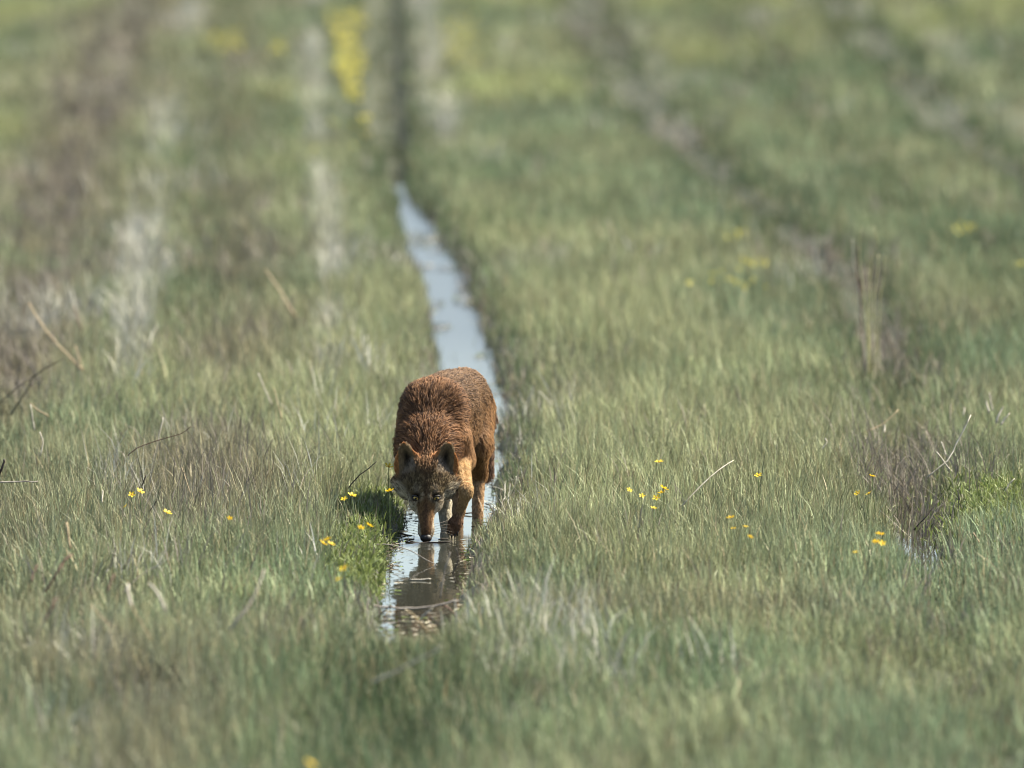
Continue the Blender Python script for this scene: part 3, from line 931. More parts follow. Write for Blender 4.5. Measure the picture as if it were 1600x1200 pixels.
for j, t in enumerate(ts):
    base = cr * (1 - t) + ct * t
    dk = np.array(srgb(50, 35, 25))
    kk = np.where(isdark, sstep(.35, .75, np.full(NH, t)) * .88, 0)[:, None]
    hc[:, j] = base * (1 - kk) + dk * kk
hmix = np.clip(hw_ + W[:, PN.index('ear')], 0, 1)[:, None, None]
hc = np.clip(hc * (np.array((1.0, 1.20, 1.60)) * (1 - hmix) + np.array((.98, 1.0, .96)) * hmix), 0, 1) * FUR_K

cu = bpy.data.hair_curves.new("fur")
cu.add_curves([NPT] * NH)
cu.attributes["position"].data.foreach_set("vector", pts.astype(np.float32).ravel())
ra = cu.attributes.new("radius", 'FLOAT', 'POINT') if "radius" not in cu.attributes else cu.attributes["radius"]
rad = np.repeat(np.array([.00085, .00086, .00076, .00054, .00016])[None], NH, 0) * np.clip(.75 + 12 * length, .8, 1.25)[:, None]
ra.data.foreach_set("value", rad.astype(np.float32).ravel())
ca = cu.attributes.new("coat", 'FLOAT_COLOR', 'POINT')
ca.data.foreach_set("color", np.concatenate([hc, np.ones((NH, NPT, 1))], 2).astype(np.float32).ravel())
m, nt, out = new_mat("wolf_fur")
hb = nt.nodes.new("ShaderNodeBsdfPrincipled")
hb.inputs["Roughness"].default_value = .55; hb.inputs["Specular IOR Level"].default_value = .12
tl = nt.nodes.new("ShaderNodeBsdfTranslucent"); mxf = nt.nodes.new("ShaderNodeMixShader"); mxf.inputs[0].default_value = .25
at = nt.nodes.new("ShaderNodeAttribute"); at.attribute_name = "coat"
nt.links.new(at.outputs["Color"], hb.inputs["Base Color"]); nt.links.new(at.outputs["Color"], tl.inputs["Color"])
nt.links.new(hb.outputs[0], mxf.inputs[1]); nt.links.new(tl.outputs[0], mxf.inputs[2]); nt.links.new(mxf.outputs[0], out.inputs[0])
cu.materials.append(m)
fur = bpy.data.objects.new("fur", cu)
COL.objects.link(fur); fur.parent = wolf

# ---- eyes, lids, nose, claws, whiskers
m, nt, out = new_mat("wolf_eye")
p = nt.nodes.new("ShaderNodeBsdfPrincipled"); p.inputs["Roughness"].default_value = .22; p.inputs["Specular IOR Level"].default_value = .3
tc = nt.nodes.new("ShaderNodeTexCoord"); sp = nt.nodes.new("ShaderNodeSeparateXYZ")
nt.links.new(tc.outputs["Object"], sp.inputs[0])
cmb = nt.nodes.new("ShaderNodeCombineXYZ"); nt.links.new(sp.outputs[0], cmb.inputs[0]); nt.links.new(sp.outputs[2], cmb.inputs[2])
ln = nt.nodes.new("ShaderNodeVectorMath"); ln.operation = 'LENGTH'; nt.links.new(cmb.outputs[0], ln.inputs[0])
mr = nt.nodes.new("ShaderNodeMapRange"); mr.inputs[2].default_value = .0125; nt.links.new(ln.outputs["Value"], mr.inputs[0])
rp = nt.nodes.new("ShaderNodeValToRGB"); el = rp.color_ramp.elements
el[0].position = 0; el[0].color = (.004, .004, .004, 1); el[1].position = .24; el[1].color = (.006, .005, .004, 1)
for pos, c in ((.34, (.46, .29, .06)), (.58, (.56, .37, .10)), (.68, (.06, .04, .02)), (.74, (.012, .010, .008))):
    e = el.new(pos); e.color = (*c, 1)
nt.links.new(mr.outputs[0], rp.inputs[0]); nt.links.new(rp.outputs[0], p.inputs["Base Color"]); nt.links.new(p.outputs[0], out.inputs[0])
mat_eye = m
mat_dark = simple_mat("wolf_dark_skin", (.010, .008, .007), (.022, .018, .015), rough=.55, scale=300, spec=.3)


def uv_sphere(c, r, nu=20, nvv=14, fn=None):
    V, F = [], []
    for i in range(nvv + 1):
        th = math.pi * i / nvv
        for j in range(nu):
            ph = 2 * math.pi * j / nu
            d = Vector((math.sin(th) * math.cos(ph), math.sin(th) * math.sin(ph), math.cos(th)))
            k = fn(d) if fn else 1.0
            V.append(Vector(c) + Vector((d.x * r[0], d.y * r[1], d.z * r[2])) * k)
    for i in range(nvv):
        for j in range(nu):
            F.append((i * nu + j, (i + 1) * nu + j, (i + 1) * nu + (j + 1) % nu, i * nu + (j + 1) % nu))
    return V, F


for s in (-1, 1):
    c = H(s * .0345, -.0095, .004)
    V, F = uv_sphere((0, 0, 0), (.0122,) * 3)
    eye = mesh_obj("eye", V, F, mat_eye, parent=wolf)
    eye.location = c
    eye.rotation_euler = (R(5), 0, 0)
    # almond lids: an upper and a lower rim hugging the eyeball about the line of sight
    for up in (1, -1):
        P_ = []
        for k in range(9):
            a = math.pi * k / 8
            lx = -.0128 * math.cos(a)
            lz = up * (.0068 if up > 0 else .0072) * math.sin(a) + s * lx * .28
            ly = -math.sqrt(max(.000001, .0134 ** 2 - lx * lx - lz * lz))
            P_.append(c + np.array((lx, ly, lz + .0008)))
        V, F = tube(P_, [.0012 + (.0020 if up > 0 else .0012) * math.sin(math.pi * k / 8) for k in range(9)], 8)
        mesh_obj("eyelid", V, F, mat_dark, parent=wolf)


def nose_shape(d):
    n = 1.0
    for s in (-1, 1):
        a = (d - Vector((s * .52, -.62, -.45)).normalized()).length
        n -= .30 * math.exp(-(a / .28) ** 2)
    return n * (1 - .10 * math.exp(-(d.x / .10) ** 2) * (1 if d.y < 0 else 0))


V, F = uv_sphere((0, 0, 0), (.0195, .0165, .0150), 28, 20, nose_shape)
nose = mesh_obj("nose", V, F, mat_dark, parent=wolf)
nose.location = H(0, -.024, .140)
nose.rotation_euler = (R(18), 0, 0)

mat_claw = simple_mat("wolf_claw", (.02, .016, .012), (.05, .04, .03), rough=.4, scale=80)
for dx, dz in ((-.019, .010), (-.007, .0), (.007, .0), (.019, .010)):
    x0 = .091 + dx * .75
    V, F = tube([(x0, .144, .016 + dz), (x0 - .001, .141, .008 + dz), (x0 - .001, .141, -.002 + dz)], [.0045, .0034, .001], 6)
    mesh_obj("claw", V, F, mat_claw, parent=wolf)
mat_whisk = simple_mat("wolf_whisker", (.25, .2, .15), (.4, .34, .27), rough=.4)
for s in (-1, 1):
    for k in range(5):
        b = H(s * .022, -.034, .090 + .009 * k)
        o1 = H(s * (.048 + .004 * k), -.030 + .006 * k, .085 + .010 * k); o2 = H(s * (.072 + .006 * k), -.040, .072 + .014 * k)
        V, F = tube([b, (b + o1) / 2 + uv * .004, o1, o2], [.0006, .0006, .0005, .0002], 4)
        mesh_obj("whisker", V, F, mat_whisk, parent=wolf)


# ------------------------------------------------------------------ yellow flowers standing in the grass
m, nt, out = new_mat("flower_petal")
p = nt.nodes.new("ShaderNodeBsdfPrincipled"); p.inputs["Base Color"].default_value = (.74, .56, .03, 1)
p.inputs["Roughness"].default_value = .5; p.inputs["Specular IOR Level"].default_value = .2
tr = nt.nodes.new("ShaderNodeBsdfTranslucent"); tr.inputs["Color"].default_value = (.80, .50, .012, 1)
mx = nt.nodes.new("ShaderNodeMixShader"); mx.inputs[0].default_value = .3
nt.links.new(p.outputs[0], mx.inputs[1]); nt.links.new(tr.outputs[0], mx.inputs[2]); nt.links.new(mx.outputs[0], out.inputs[0])
mat_petal = m
mat_centre = simple_mat("flower_centre", (.45, .22, .01), (.6, .32, .02), rough=.8, scale=400)
mat_stem = simple_mat("flower_stem", (.07, .10, .03), (.11, .14, .045), rough=.6, scale=60)


def flower(u, v, size, label, z=None):
    z = (0.19 + 0.05 * random.random()) if z is None else z
    d = ray_dist(v, z)
    top = place(u, v, d)
    gz = max(float(ground_z(np.array([top.x]), np.array([d]))[0]), 0)
    root = empty("yellow_flower", (top.x, top.y, gz), random.uniform(0, 6.28))
    tag(root, label, "flower", "yellow flowers in the marsh grass")
    h = top.z - gz
    bx, by = random.uniform(-.02, .02), random.uniform(-.02, .02)
    V, F = tube([(bx, by, -.01), (bx * .6, by * .6, h * .4), (bx * .1, by * .1, h * .8), (0, 0, h)], [.0016, .0014, .0012, .0011], 5)
    mesh_obj("stem", V, F, mat_stem, root)
    tilt = Euler((random.uniform(-.7, .7), random.uniform(-.7, .7), 0)).to_matrix()
    n = 5
    for k in range(n):
        a0 = 2 * math.pi * k / n
        V = []
        for (rr, da, zz) in ((.12, 0, 0), (.55, -.42, .16), (.55, .42, .16), (.98, -.30, .30), (.98, .30, .30), (1.08, 0, .28), (.6, 0, .08)):
            q = Vector((rr * math.cos(a0 + da), rr * math.sin(a0 + da), zz)) * size
            V.append(Vector((0, 0, h)) + tilt @ q)
        mesh_obj("petal", V, [(0, 2, 6), (0, 6, 1), (6, 2, 4), (6, 4, 5), (6, 5, 3), (6, 3, 1)], mat_petal, root)
    V, F = uv_sphere((0, 0, 0), (size * .28, size * .28, size * .2), 8, 5)
    mesh_obj("flower_centre", [Vector((0, 0, h)) + tilt @ (q + Vector((0, 0, size * .08))) for q in V], F, mat_centre, root)


FLOWERS = [
    (1030, 722, 13, "lone yellow flower standing highest in the grass right of the wolf"),
    (983, 766, 9, "small yellow flower at the left of the cluster right of the wolf"),
    (1003, 775, 9, "small yellow flower low in the cluster right of the wolf, second from its left"),
    (1037, 763, 14, "broad yellow flower at the top right of the cluster right of the wolf"),
    (1034, 770, 11, "yellow flower just under the broad one in the cluster right of the wolf"),
    (1026, 778, 11, "yellow flower in the lower middle of the cluster right of the wolf"),
    (1021, 794, 9, "lowest small yellow flower of the cluster right of the wolf"),
    (1185, 743, 11, "single yellow flower midway between the wolf's cluster and the grey tangle"),
    (1142, 809, 12, "yellow flower low in the grass below the single flower right of centre"),
    (1146, 826, 8, "faint yellow flower just under the low flower right of centre"),
    (1165, 823, 8, "small yellow flower right of the low flower right of centre"),
    (1172, 839, 8, "small yellow flower lowest of the few right of centre"),
    (1363, 744, 11, "yellow flower at the upper left corner of the grey dead tangle"),
    (1340, 771, 10, "left one of the yellow flowers beside the grey dead tangle"),
    (1358, 771, 10, "right one of two level yellow flowers beside the grey dead tangle"),
    (1375, 835, 13, "top yellow flower of the trio left of the small puddle"),
    (1369, 847, 11, "lower left yellow flower of the trio left of the small puddle"),
    (1379, 849, 10, "lower right yellow flower of the trio left of the small puddle"),
    (1337, 863, 8, "small yellow flower below the trio left of the puddle"),
    (219, 768, 12, "yellow flower beside a short black stick at left"),
    (206, 773, 10, "yellow flower just left of the short black stick"),
    (196, 791, 9, "small faint yellow flower below the short black stick"),
    (261, 801, 13, "yellow flower right of and below the short black stick"),
    (359, 810, 8, "small yellow flower in the brown grass left of the wolf"),
    (550, 774, 13, "larger yellow flower of the pair left of the wolf's head"),
    (538, 780, 10, "smaller yellow flower of the pair left of the wolf's head"),
    (607, 729, 13, "yellow flower just left of the wolf's ear"),
    (609, 767, 13, "yellow flower beside the wolf's cheek on the left bank"),
    (577, 821, 11, "yellow flower on the green mat left of the wolf's muzzle"),
    (564, 825, 10, "small yellow flower at the left edge of the green mat"),
    (505, 849, 13, "left flower of the yellow clump left of the water"),
    (512, 843, 11, "top flower of the yellow clump left of the water"),
    (517, 850, 11, "right flower of the yellow clump left of the water"),
    (538, 888, 13, "yellow flower alone below the yellow clump, left of the water"),
    (530, 905, 9, "faint blurred yellow flower under the lone one left of the water"),
    (485, 1194, 14, "blurred yellow flower at the bottom edge of the picture"),
]
for (u, v, s, lab) in FLOWERS:
    flower(u, v, s * .00115, lab)


def flower_mass():
    rg = np.random.default_rng(91)
    pts = []
    for (u0, u1, v0, v1, n, zz) in ((512, 572, 15, 60, 110, .19), (525, 570, 60, 112, 150, .19), (535, 566, 105, 155, 70, .19), (560, 580, 180, 215, 8, .25), (690, 748, 25, 105, 70, .18),
                                    (420, 445, 60, 90, 20, .18), (320, 380, 48, 78, 50, .18), (1120, 1180, 355, 380, 20, .14), (1155, 1198, 400, 416, 26, .14), (1110, 1180, 420, 445, 26, .14), (1060, 1085, 435, 446, 4, .18),
                                    (1485, 1525, 352, 366, 22, .14), (1583, 1600, 405, 418, 7, .18), (1150, 1225, 440, 455, 5, .18), (460, 560, 150, 260, 8, .2)):
        for k in range(n):
            u = rg.uniform(u0, u1); v = rg.uniform(v0, v1); z = zz * rg.uniform(.8, 1.1)
            q = place(u, v, ray_dist(v, z)); pts.append((q.x, q.y, q.z))
    pts = np.array(pts); n = len(pts)
    size = np.interp(pts[:, 1], [40, 60, 90], [.008, .012, .017]) * rg.uniform(.8, 1.2, n)
    V = np.zeros((n, 7, 3)); V[:, 0] = pts
    rot = rg.random(n) * 6.283; tx = rg.normal(0, .4, n); ty = rg.normal(-.3, .4, n)
    for k in range(6):
        a = rot + k * math.pi / 3; r = size * rg.uniform(.75, 1.1, n)
        V[:, k + 1] = pts + np.stack([r * np.cos(a), r * np.sin(a), r * .25 + r * np.cos(a) * tx + r * np.sin(a) * ty], 1)
    T = (np.arange(n) * 7)[:, None, None] + np.array([(0, k + 1, (k + 1) % 6 + 1) for k in range(6)])[None]
    mass("distant_yellow_flowers", [(V.reshape(-1, 3), np.zeros((0, 4), int), T.reshape(-1, 3), np.tile((.46, .42, .10), (n * 7, 1)))], mat_leaf,
         "drifts of yellow flowers far up the field beside the dark rut", "flowers")


flower_mass()

# ------------------------------------------------------------------ dry stalks, reeds and twigs
mat_tan = simple_mat("dry_tan_stem", (.22, .16, .09), (.36, .28, .16), rough=.6, scale=35)
mat_pale = simple_mat("bleached_reed", (.26, .23, .17), (.46, .42, .34), rough=.6, scale=40)
mat_twig = simple_mat("dark_twig", (.018, .014, .011), (.06, .045, .034), rough=.7, scale=50)
mat_rust = simple_mat("rusty_reed", (.09, .05, .035), (.17, .10, .07), rough=.7, scale=50)
mat_grey = simple_mat("grey_twig", (.20, .17, .14), (.34, .30, .25), rough=.7, scale=50)
mat_gstem = simple_mat("green_tan_stem", (.26, .26, .11), (.42, .38, .20), rough=.6, scale=40)


def stem_mesh(name, pix, d, r, mat, parent=None, dd=0.0, taper=.5, flat=False, origin=None):
    """a stem through picture points, leaning dd metres in depth from foot to top; the last point is the foot"""
    P = []
    n = len(pix)
    for i, (u, v) in enumerate(pix):
        P.append(place(u, v, d + dd * (1 - i / (n - 1))))
    # finer curve with a slight natural wobble
    Q = []
    for i in range(n - 1):
        for k in range(3):
            t = k / 3
            p0 = P[max(i - 1, 0)]; p1 = P[i]; p2 = P[i + 1]; p3 = P[min(i + 2, n - 1)]
            q = .5 * ((2 * p1) + (p2 - p0) * t + (2 * p0 - 5 * p1 + 4 * p2 - p3) * t * t + (3 * p1 - p0 - 3 * p2 + p3) * t ** 3)
            Q.append(q + Vector((random.gauss(0, r * .3), random.gauss(0, r * .3), random.gauss(0, r * .3))))
    Q.append(P[-1])
    foot = Q[-1] if origin is None else origin
    L = len(Q)
    V, F = tube([q - foot for q in Q], [r * (taper + (1 - taper) * i / (L - 1)) for i in range(L)], 6)
    if flat:
        V = [Vector((q.x, q.y, q.z)) for q in V]
    o = mesh_obj(name, V, F, mat, parent)
    if parent is None: o.location = foot
    return o, foot


def stalk(name, pix, r, mat, label, cat, zb=.10, dd=0.0, taper=.5, group=None, d=None):
    d = ray_dist(pix[-1][1], zb + (.05 if zb >= .08 else 0)) if d is None else d
    r = r * .78
    o, foot = stem_mesh(name, pix, d, r, mat, None, dd, taper)
    return tag(o, label, cat, group)


G1 = "dry stalks in the grass"
G2 = "dark reed tips at left"
G3 = "twigs on the water"
stalk("dry_stalk", [(45, 474), (72, 518), (128, 578)], .0050, mat_tan, "long tan dry stalk leaning left near the left edge", "stalk", .12, .15, .7, G1)
stalk("dry_stalk", [(117, 540), (122, 556), (131, 582)], .0040, mat_tan, "short tan stalk just right of the long leaning one", "stalk", .12, .05, .7, G1)
stalk("dry_stalk", [(113, 475), (121, 497), (128, 516)], .0040, mat_rust, "short brown stalk above the long tan stalk at left", "stalk", .15, .05, .7, G1)
stalk("dry_stalk", [(414, 420), (438, 455), (462, 495)], .0065, mat_tan, "blurred pale brown stalk leaning left in the far left grass", "stalk", .12, .1, .6, G1)
stalk("dry_stalk", [(404, 583), (412, 605), (425, 632)], .0030, mat_pale, "thin whitish stem in the dark grass left of the wolf's back", "stalk", .14, .05, .6, G1)
stalk("dry_stalk", [(428, 607), (434, 630), (440, 655)], .0025, mat_tan, "thin tan stem right of the whitish one left of the wolf", "stalk", .12, .05, .6, G1)
stalk("dry_stalk", [(255, 653), (251, 670), (247, 692)], .0036, mat_pale, "short white stem standing above the arching dark twig", "stalk", .12, .03, .7, G1)
stalk("dry_stalk", [(48, 632), (51, 655), (54, 672)], .0028, mat_pale, "short pale upright stem below the two-toned stick at left", "stalk", .12, .03, .7, G1)
stalk("dry_stalk", [(62, 675), (67, 692), (63, 712)], .0034, mat_pale, "white stalk with a bend in the left grass", "stalk", .10, .03, .8, G1)
stalk("dry_stalk", [(160, 766), (160, 776), (159, 786)], .0040, mat_pale, "tiny white stub left of the short black stick", "stalk", .10, .03, .8, G1)
stalk("dry_stalk", [(284, 730), (292, 755), (300, 778)], .0026, mat_tan, "thin straw stem in the brown grass left of the wolf", "stalk", .10, .05, .6, G1)
stalk("dry_stalk", [(1146, 720), (1110, 745), (1064, 792)], .0034, mat_pale, "long pale stalk slanting in the grass right of the wolf", "stalk", .10, .15, .6, G1)
stalk("dry_stalk", [(1517, 648), (1494, 695), (1480, 720), (1449, 746)], .0036, mat_pale, "long pale stalk crossing the grey dead tangle at right", "stalk", .08, .1, .7, G1)
stalk("dry_stalk", [(1464, 706), (1475, 722), (1488, 738)], .0038, mat_pale, "thick pale stub crossing the long stalk in the grey tangle", "stalk", .08, .03, .8, G1)
stalk("dry_stalk", [(1471, 690), (1476, 704), (1481, 716)], .0030, mat_pale, "short pale stub above the crossing in the grey tangle", "stalk", .08, .03, .8, G1)
stalk("dry_stalk", [(1404, 640), (1380, 662), (1354, 674)], .0028, mat_tan, "bent tan stalk left of and above the grey tangle", "stalk", .12, .08, .6, G1)
stalk("dry_stalk", [(1382, 664), (1382, 672), (1381, 676)], .0032, mat_pale, "tiny pale stub under the bent tan stalk", "stalk", .12, .02, .8, G1)
stalk("dry_stalk", [(1289, 685), (1291, 692), (1284, 703)], .0036, mat_pale, "small white curled blade left of the grey tangle", "stalk", .12, .02, .8, G1)
stalk("dry_stalk", [(1507, 637), (1505, 650)], .0030, mat_pale, "tiny white stem beside the top of the long crossing stalk", "stalk", .12, .02, .8, G1)
stalk("dry_stalk", [(1520, 832), (1531, 850), (1543, 873)], .0036, mat_tan, "tan stick lying right of the small puddle", "stick", .05, .03, .8, G1)
stalk("twig", [(1496, 765), (1502, 790), (1506, 812)], .0030, mat_twig, "dark upright twig above the small puddle", "twig", .05, .05, .7)
stalk("twig", [(1467, 782), (1450, 802), (1428, 828)], .0032, mat_twig, "dark twig slanting down left of the small puddle", "twig", .05, .05, .7)
stalk("twig", [(1582, 866), (1545, 872), (1510, 888)], .0030, mat_twig, "dark twig lying below the tan stick at right", "twig", .05, .0, .7)
stalk("dry_stalk", [(1585, 748), (1577, 756), (1569, 770)], .0034, mat_pale, "curved pale stem over the dark hollow at the right edge", "stalk", .08, .02, .8, G1)
stalk("dry_leaf", [(1541, 627), (1543, 634), (1545, 645)], .0052, mat_pale, "leftmost white dry leaf of the group near the right edge", "leaf", .14, .02, .5)
stalk("dry_leaf", [(1546, 614), (1548, 628), (1551, 642)], .0040, mat_grey, "greyish tall dry leaf behind the white leaves near the right edge", "leaf", .14, .02, .5)
stalk("dry_leaf", [(1567, 635), (1562, 646), (1556, 661)], .0062, mat_pale, "largest white dry leaf of the group near the right edge", "leaf", .14, .02, .4)
stalk("dry_leaf", [(1578, 646), (1571, 654), (1564, 664)], .0052, mat_pale, "rightmost leaning white leaf of the group near the right edge", "leaf", .14, .02, .4)
stalk("dry_stalk", [(950, 345), (958, 385), (957, 440)], .0022, mat_pale, "tall blurred pale stem standing far up the right field", "stalk", .15, .05, .5, G1)
stalk("dry_stalk", [(1131, 255), (1129, 300), (1123, 345)], .0028, mat_pale, "blurred pale stem beside the far right rut", "stalk", .15, .05, .5, G1)
# left foreground reeds
stalk("broken_reed", [(198, 912), (200, 928), (206, 946)], .0066, mat_pale, "broad white reed stub in the lower left grass", "reed", .16, .03, .9)
stalk("dry_stalk", [(203, 944), (213, 962), (222, 975), (236, 1003)], .0032, mat_tan, "thin bent stem below the broad white reed stub", "stalk", .10, .0, .8, G1)
stalk("broken_reed", [(233, 911), (246, 928), (258, 957)], .0062, mat_pale, "curved pale split reed right of the broad white stub", "reed", .16, .03, .8)
stalk("dry_stalk", [(104, 817), (106, 832), (110, 858)], .0050, mat_tan, "pale straw reed above the thick dark reed at left", "stalk", .14, .03, .7, G1)
stalk("dark_reed", [(112, 866), (100, 878), (92, 892), (70, 925)], .0058, mat_rust, "thick dark brown reed leaning right at lower left", "reed", .10, .05, .8, G2)
stalk("dark_reed", [(180, 858), (176, 872), (171, 890)], .0034, mat_twig, "black reed tip left of the slanting one at lower left", "reed", .14, .03, .8, G2)
stalk("dark_reed", [(209, 858), (202, 872), (192, 890)], .0036, mat_twig, "slanting black reed tip above the broad white stub", "reed", .14, .03, .7, G2)
stalk("dark_reed", [(178, 896), (174, 908), (167, 925)], .0042, mat_rust, "dark red-brown reed below the black reed tips", "reed", .12, .03, .8, G2)
stalk("dark_reed", [(88, 934), (82, 946), (70, 972)], .0058, mat_rust, "blurred red-brown reed lowest at the left", "reed", .12, .03, .7, G2)
stalk("dark_reed", [(58, 882), (53, 894), (49, 910)], .0044, mat_rust, "red-brown reed near the left edge beside the thick one", "reed", .14, .03, .8, G2)
stalk("dry_stalk", [(143, 945), (160, 966), (182, 984)], .0040, mat_tan, "blurred straw stem left of the broad white stub", "stalk", .10, .0, .7, G1)
stalk("dry_stalk", [(263, 872), (250, 882), (236, 890)], .0028, mat_pale, "thin pale stem lying above the curved split reed", "stalk", .12, .0, .7, G1)
stalk("dry_stalk", [(413, 890), (395, 935), (360, 985)], .0046, mat_grey, "blurred grey stem slanting in the foreground left of the water", "stalk", .12, .1, .6, G1)
stalk("dry_stalk", [(692, 1010), (640, 1038), (583, 1066)], .0050, mat_pale, "blurred pale stem slanting across the foreground below the water", "stalk", .12, -.2, .7, G1)
# twigs at left
def forked(pixs, r, mat, label, zb):
    d = ray_dist(pixs[0][-1][1], zb)
    o = empty("forked_twig", place(*pixs[0][-1], d))
    tag(o, label, "twig")
    for i, px in enumerate(pixs):
        stem_mesh("stem" if i == 0 else "side_twig", px, d, r * (1 if i == 0 else .75), mat, o, 0.02 * i, .45, origin=Vector(o.location))
    return o


forked([[(50, 590), (44, 606), (31, 626), (16, 648)], [(100, 560), (72, 575), (50, 590)], [(50, 590), (24, 608), (-8, 636)], [(65, 589), (55, 594), (48, 603)]],
       .0036, mat_twig, "dark forked twig sticking up at the left edge", .12)
stalk("dry_stalk", [(46, 630), (58, 640), (76, 651)], .0042, mat_tan, "two-toned short stick below the dark forked twig", "stick", .14, .0, .7)
stalk("twig", [(298, 666), (282, 678), (250, 687), (214, 700), (200, 712)], .0026, mat_rust, "thin arching dark twig in the left grass", "twig", .14, -.1, .6)
stalk("twig", [(60, 753), (30, 752), (-6, 755)], .0036, mat_grey, "pale grey twig lying level at the left edge", "twig", .14, .0, .8)
stalk("twig", [(6, 718), (3, 732), (-3, 750)], .0060, mat_twig, "thick black stub at the left edge", "twig", .12, .0, .8)
stalk("twig", [(228, 742), (223, 755), (219, 768)], .0034, mat_twig, "short black stick standing over two yellow flowers", "twig", .12, .0, .8)
stalk("twig", [(245, 780), (240, 790), (233, 800)], .0026, mat_twig, "tiny dark stick left of the lower yellow flower", "twig", .12, .0, .8)
stalk("twig", [(588, 721), (575, 733), (562, 742), (545, 762)], .0032, mat_twig, "dark knobbly twig in the grass beside the wolf's ear", "twig", .12, .0, .6)
# tall stem clump at right
dcl = ray_dist(600, .06)
cl = empty("tall_stem_clump", place(1358, 600, dcl))
tag(cl, "sparse clump of tall thin stems rising from the right-hand field", "plant")
for px, r, mt_ in (([(1346, 354), (1343, 398), (1350, 460), (1356, 530), (1358, 600)], .0030, mat_gstem),
                   ([(1365, 353), (1371, 380), (1363, 404), (1360, 450), (1359, 600)], .0028, mat_gstem),
                   ([(1332, 372), (1334, 412), (1344, 476), (1352, 600)], .0032, mat_pale),
                   ([(1372, 398), (1371, 424), (1366, 470), (1368, 540), (1362, 600)], .0030, mat_gstem),
                   ([(1381, 400), (1382, 430), (1375, 472), (1372, 600)], .0026, mat_gstem),
                   ([(1341, 385), (1338, 420), (1344, 460), (1350, 600)], .0032, mat_rust),
                   ([(1345, 520), (1352, 548), (1356, 600)], .0028, mat_pale), ([(1358, 420), (1356, 500), (1360, 600)], .0022, mat_gstem)):
    stem_mesh("stem", px, dcl, r, mt_, cl, random.uniform(-.1, .1), .45, origin=Vector(cl.location))

# twigs and stems lying on and over the water
stalk("floating_twig", [(706, 846), (670, 848), (634, 847)], .0038, mat_twig, "dark straight twig floating across the water at the wolf's nose", "twig", .003, .0, .8, G3)
stalk("floating_twig", [(652, 840), (636, 836), (618, 832)], .0040, mat_twig, "dark twig poking from the left bank just above the nose", "twig", .010, .0, .8, G3)
stalk("floating_twig", [(648, 842), (640, 843), (632, 843)], .0034, mat_twig, "short dark bit floating left of the nose", "twig", .003, .0, .8, G3)
stalk("floating_twig", [(700, 842), (694, 842), (685, 843)], .0034, mat_twig, "short dark bit floating between nose and paw", "twig", .003, .0, .8, G3)
stalk("floating_twig", [(738, 801), (722, 802), (700, 803)], .0040, mat_twig, "dark twig lying on the water behind the planted foreleg", "twig", .003, .0, .8, G3)
stalk("floating_twig", [(628, 858), (616, 855), (606, 851)], .0040, mat_twig, "dark twig end at the left water edge below the nose", "twig", .010, .0, .8, G3)
stalk("floating_reed", [(673, 905), (655, 906), (640, 906)], .0036, mat_pale, "white reed piece floating on the wolf's dark reflection", "reed", .003, .0, .9, G3)
stalk("bent_stem", [(692, 887), (664, 874), (640, 860), (600, 850), (562, 855)], .0026, mat_grey, "thin grey stem arching from the left bank over the water", "stem", .05, -.1, .6)
stalk("fallen_reed", [(716, 938), (690, 944), (650, 951), (612, 949), (578, 945)], .0044, mat_grey, "grey fallen reed spanning the near end of the water", "reed", .03, .0, .8)
stalk("dry_stalk", [(676, 950), (664, 960), (655, 970)], .0036, mat_pale, "short pale stem propped under the fallen reed", "stalk", .03, .0, .8, G1)
stalk("dry_stalk", [(636, 953), (650, 966), (668, 988)], .0034, mat_tan, "tan stem pointing down from the fallen reed", "stalk", .06, -.1, .8, G1)
stalk("dry_stalk", [(716, 968), (724, 976), (734, 990)], .0036, mat_pale, "blurred pale stem right of the fallen reed's end", "stalk", .06, .0, .8, G1)
stalk("bent_stem", [(704, 862), (697, 885), (692, 905), (688, 935)], .0028, mat_grey, "grey stem standing in the water right of the wolf's reflection", "stem", .02, .0, .7)


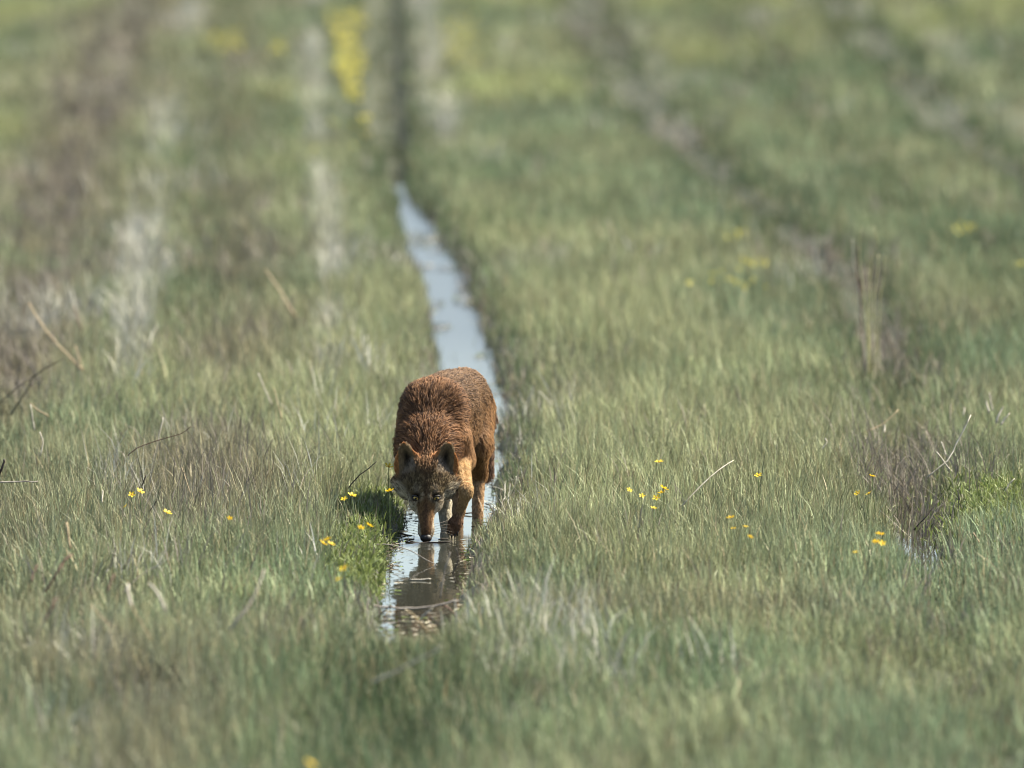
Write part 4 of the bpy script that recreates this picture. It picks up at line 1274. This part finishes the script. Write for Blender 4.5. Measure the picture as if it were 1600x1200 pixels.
stalk("twig", [(562, 992), (588, 966), (612, 945)], .0040, mat_twig, "dark twig slanting up to the fallen reed's left end", "twig", .05, .0, .8)
stalk("twig", [(738, 992), (716, 966), (694, 946)], .0042, mat_rust, "brown twig slanting down from the fallen reed's right end", "twig", .05, .0, .8)
stalk("twig", [(700, 1000), (686, 976), (664, 958)], .0034, mat_twig, "dark twig below the middle of the fallen reed", "twig", .05, .0, .8)
stalk("twig", [(712, 856), (716, 874), (708, 896), (712, 912)], .0030, mat_twig, "dark bent twig at the right water edge below the paw", "twig", .02, .0, .8)


def litter():
    """bits of leaf and stem too small to tell apart, floating along the water's edge"""
    rg = np.random.default_rng(5)
    n = 900
    y = rg.uniform(31.0, 37.5, n); side = rg.choice([-1, 1], n)
    x = rut_c(y, RUT) + side * (rut_w(y, RUT) - np.abs(rg.normal(0, .030, n)) + .01)
    ex = rg.random(220); y[:220] = 31.0 + ex * 1.6; x[:220] = rut_c(y[:220], RUT) + rg.uniform(-.12, .12, 220)
    n2 = 1300; y2 = rg.uniform(38, 52, n2); x2 = rut_c(y2, RUT) + rg.uniform(-1, 1, n2) * rut_w(y2, RUT)
    kf = fbm(x2 * 6, y2 * 1.2, 661) > .5; x2, y2 = x2[kf], y2[kf]
    x = np.concatenate([x, x2]); y = np.concatenate([y, y2]); n = len(x)
    a = rg.random(n) * 6.283; L = rg.uniform(.008, .035, n) * np.where(y > 38, 2.2, 1); w = rg.uniform(.0015, .005, n)
    V = np.zeros((n, 4, 3)); c, s_ = np.cos(a), np.sin(a)
    for k, (i, j) in enumerate(((-1, -1), (1, -1), (1, 1), (-1, 1))):
        V[:, k] = np.stack([x + .5 * i * L * c - .5 * j * w * s_, y + .5 * i * L * s_ + .5 * j * w * c, .003 + rg.uniform(0, .006, n)], 1)
    Q = (np.arange(n) * 4)[:, None] + np.arange(4)
    col = np.where(rg.random(n)[:, None] < .6, np.array((.05, .04, .025)), np.where(rg.random(n)[:, None] < .5, np.array((.10, .14, .03)), np.array((.4, .36, .27))))
    C = np.repeat(col, 4, 0)
    mass("floating_plant_litter", [(V.reshape(-1, 3), Q, np.zeros((0, 3), int), C)], mat_dead, "dark and straw bits of plant litter along the water's edge", "litter")


litter()
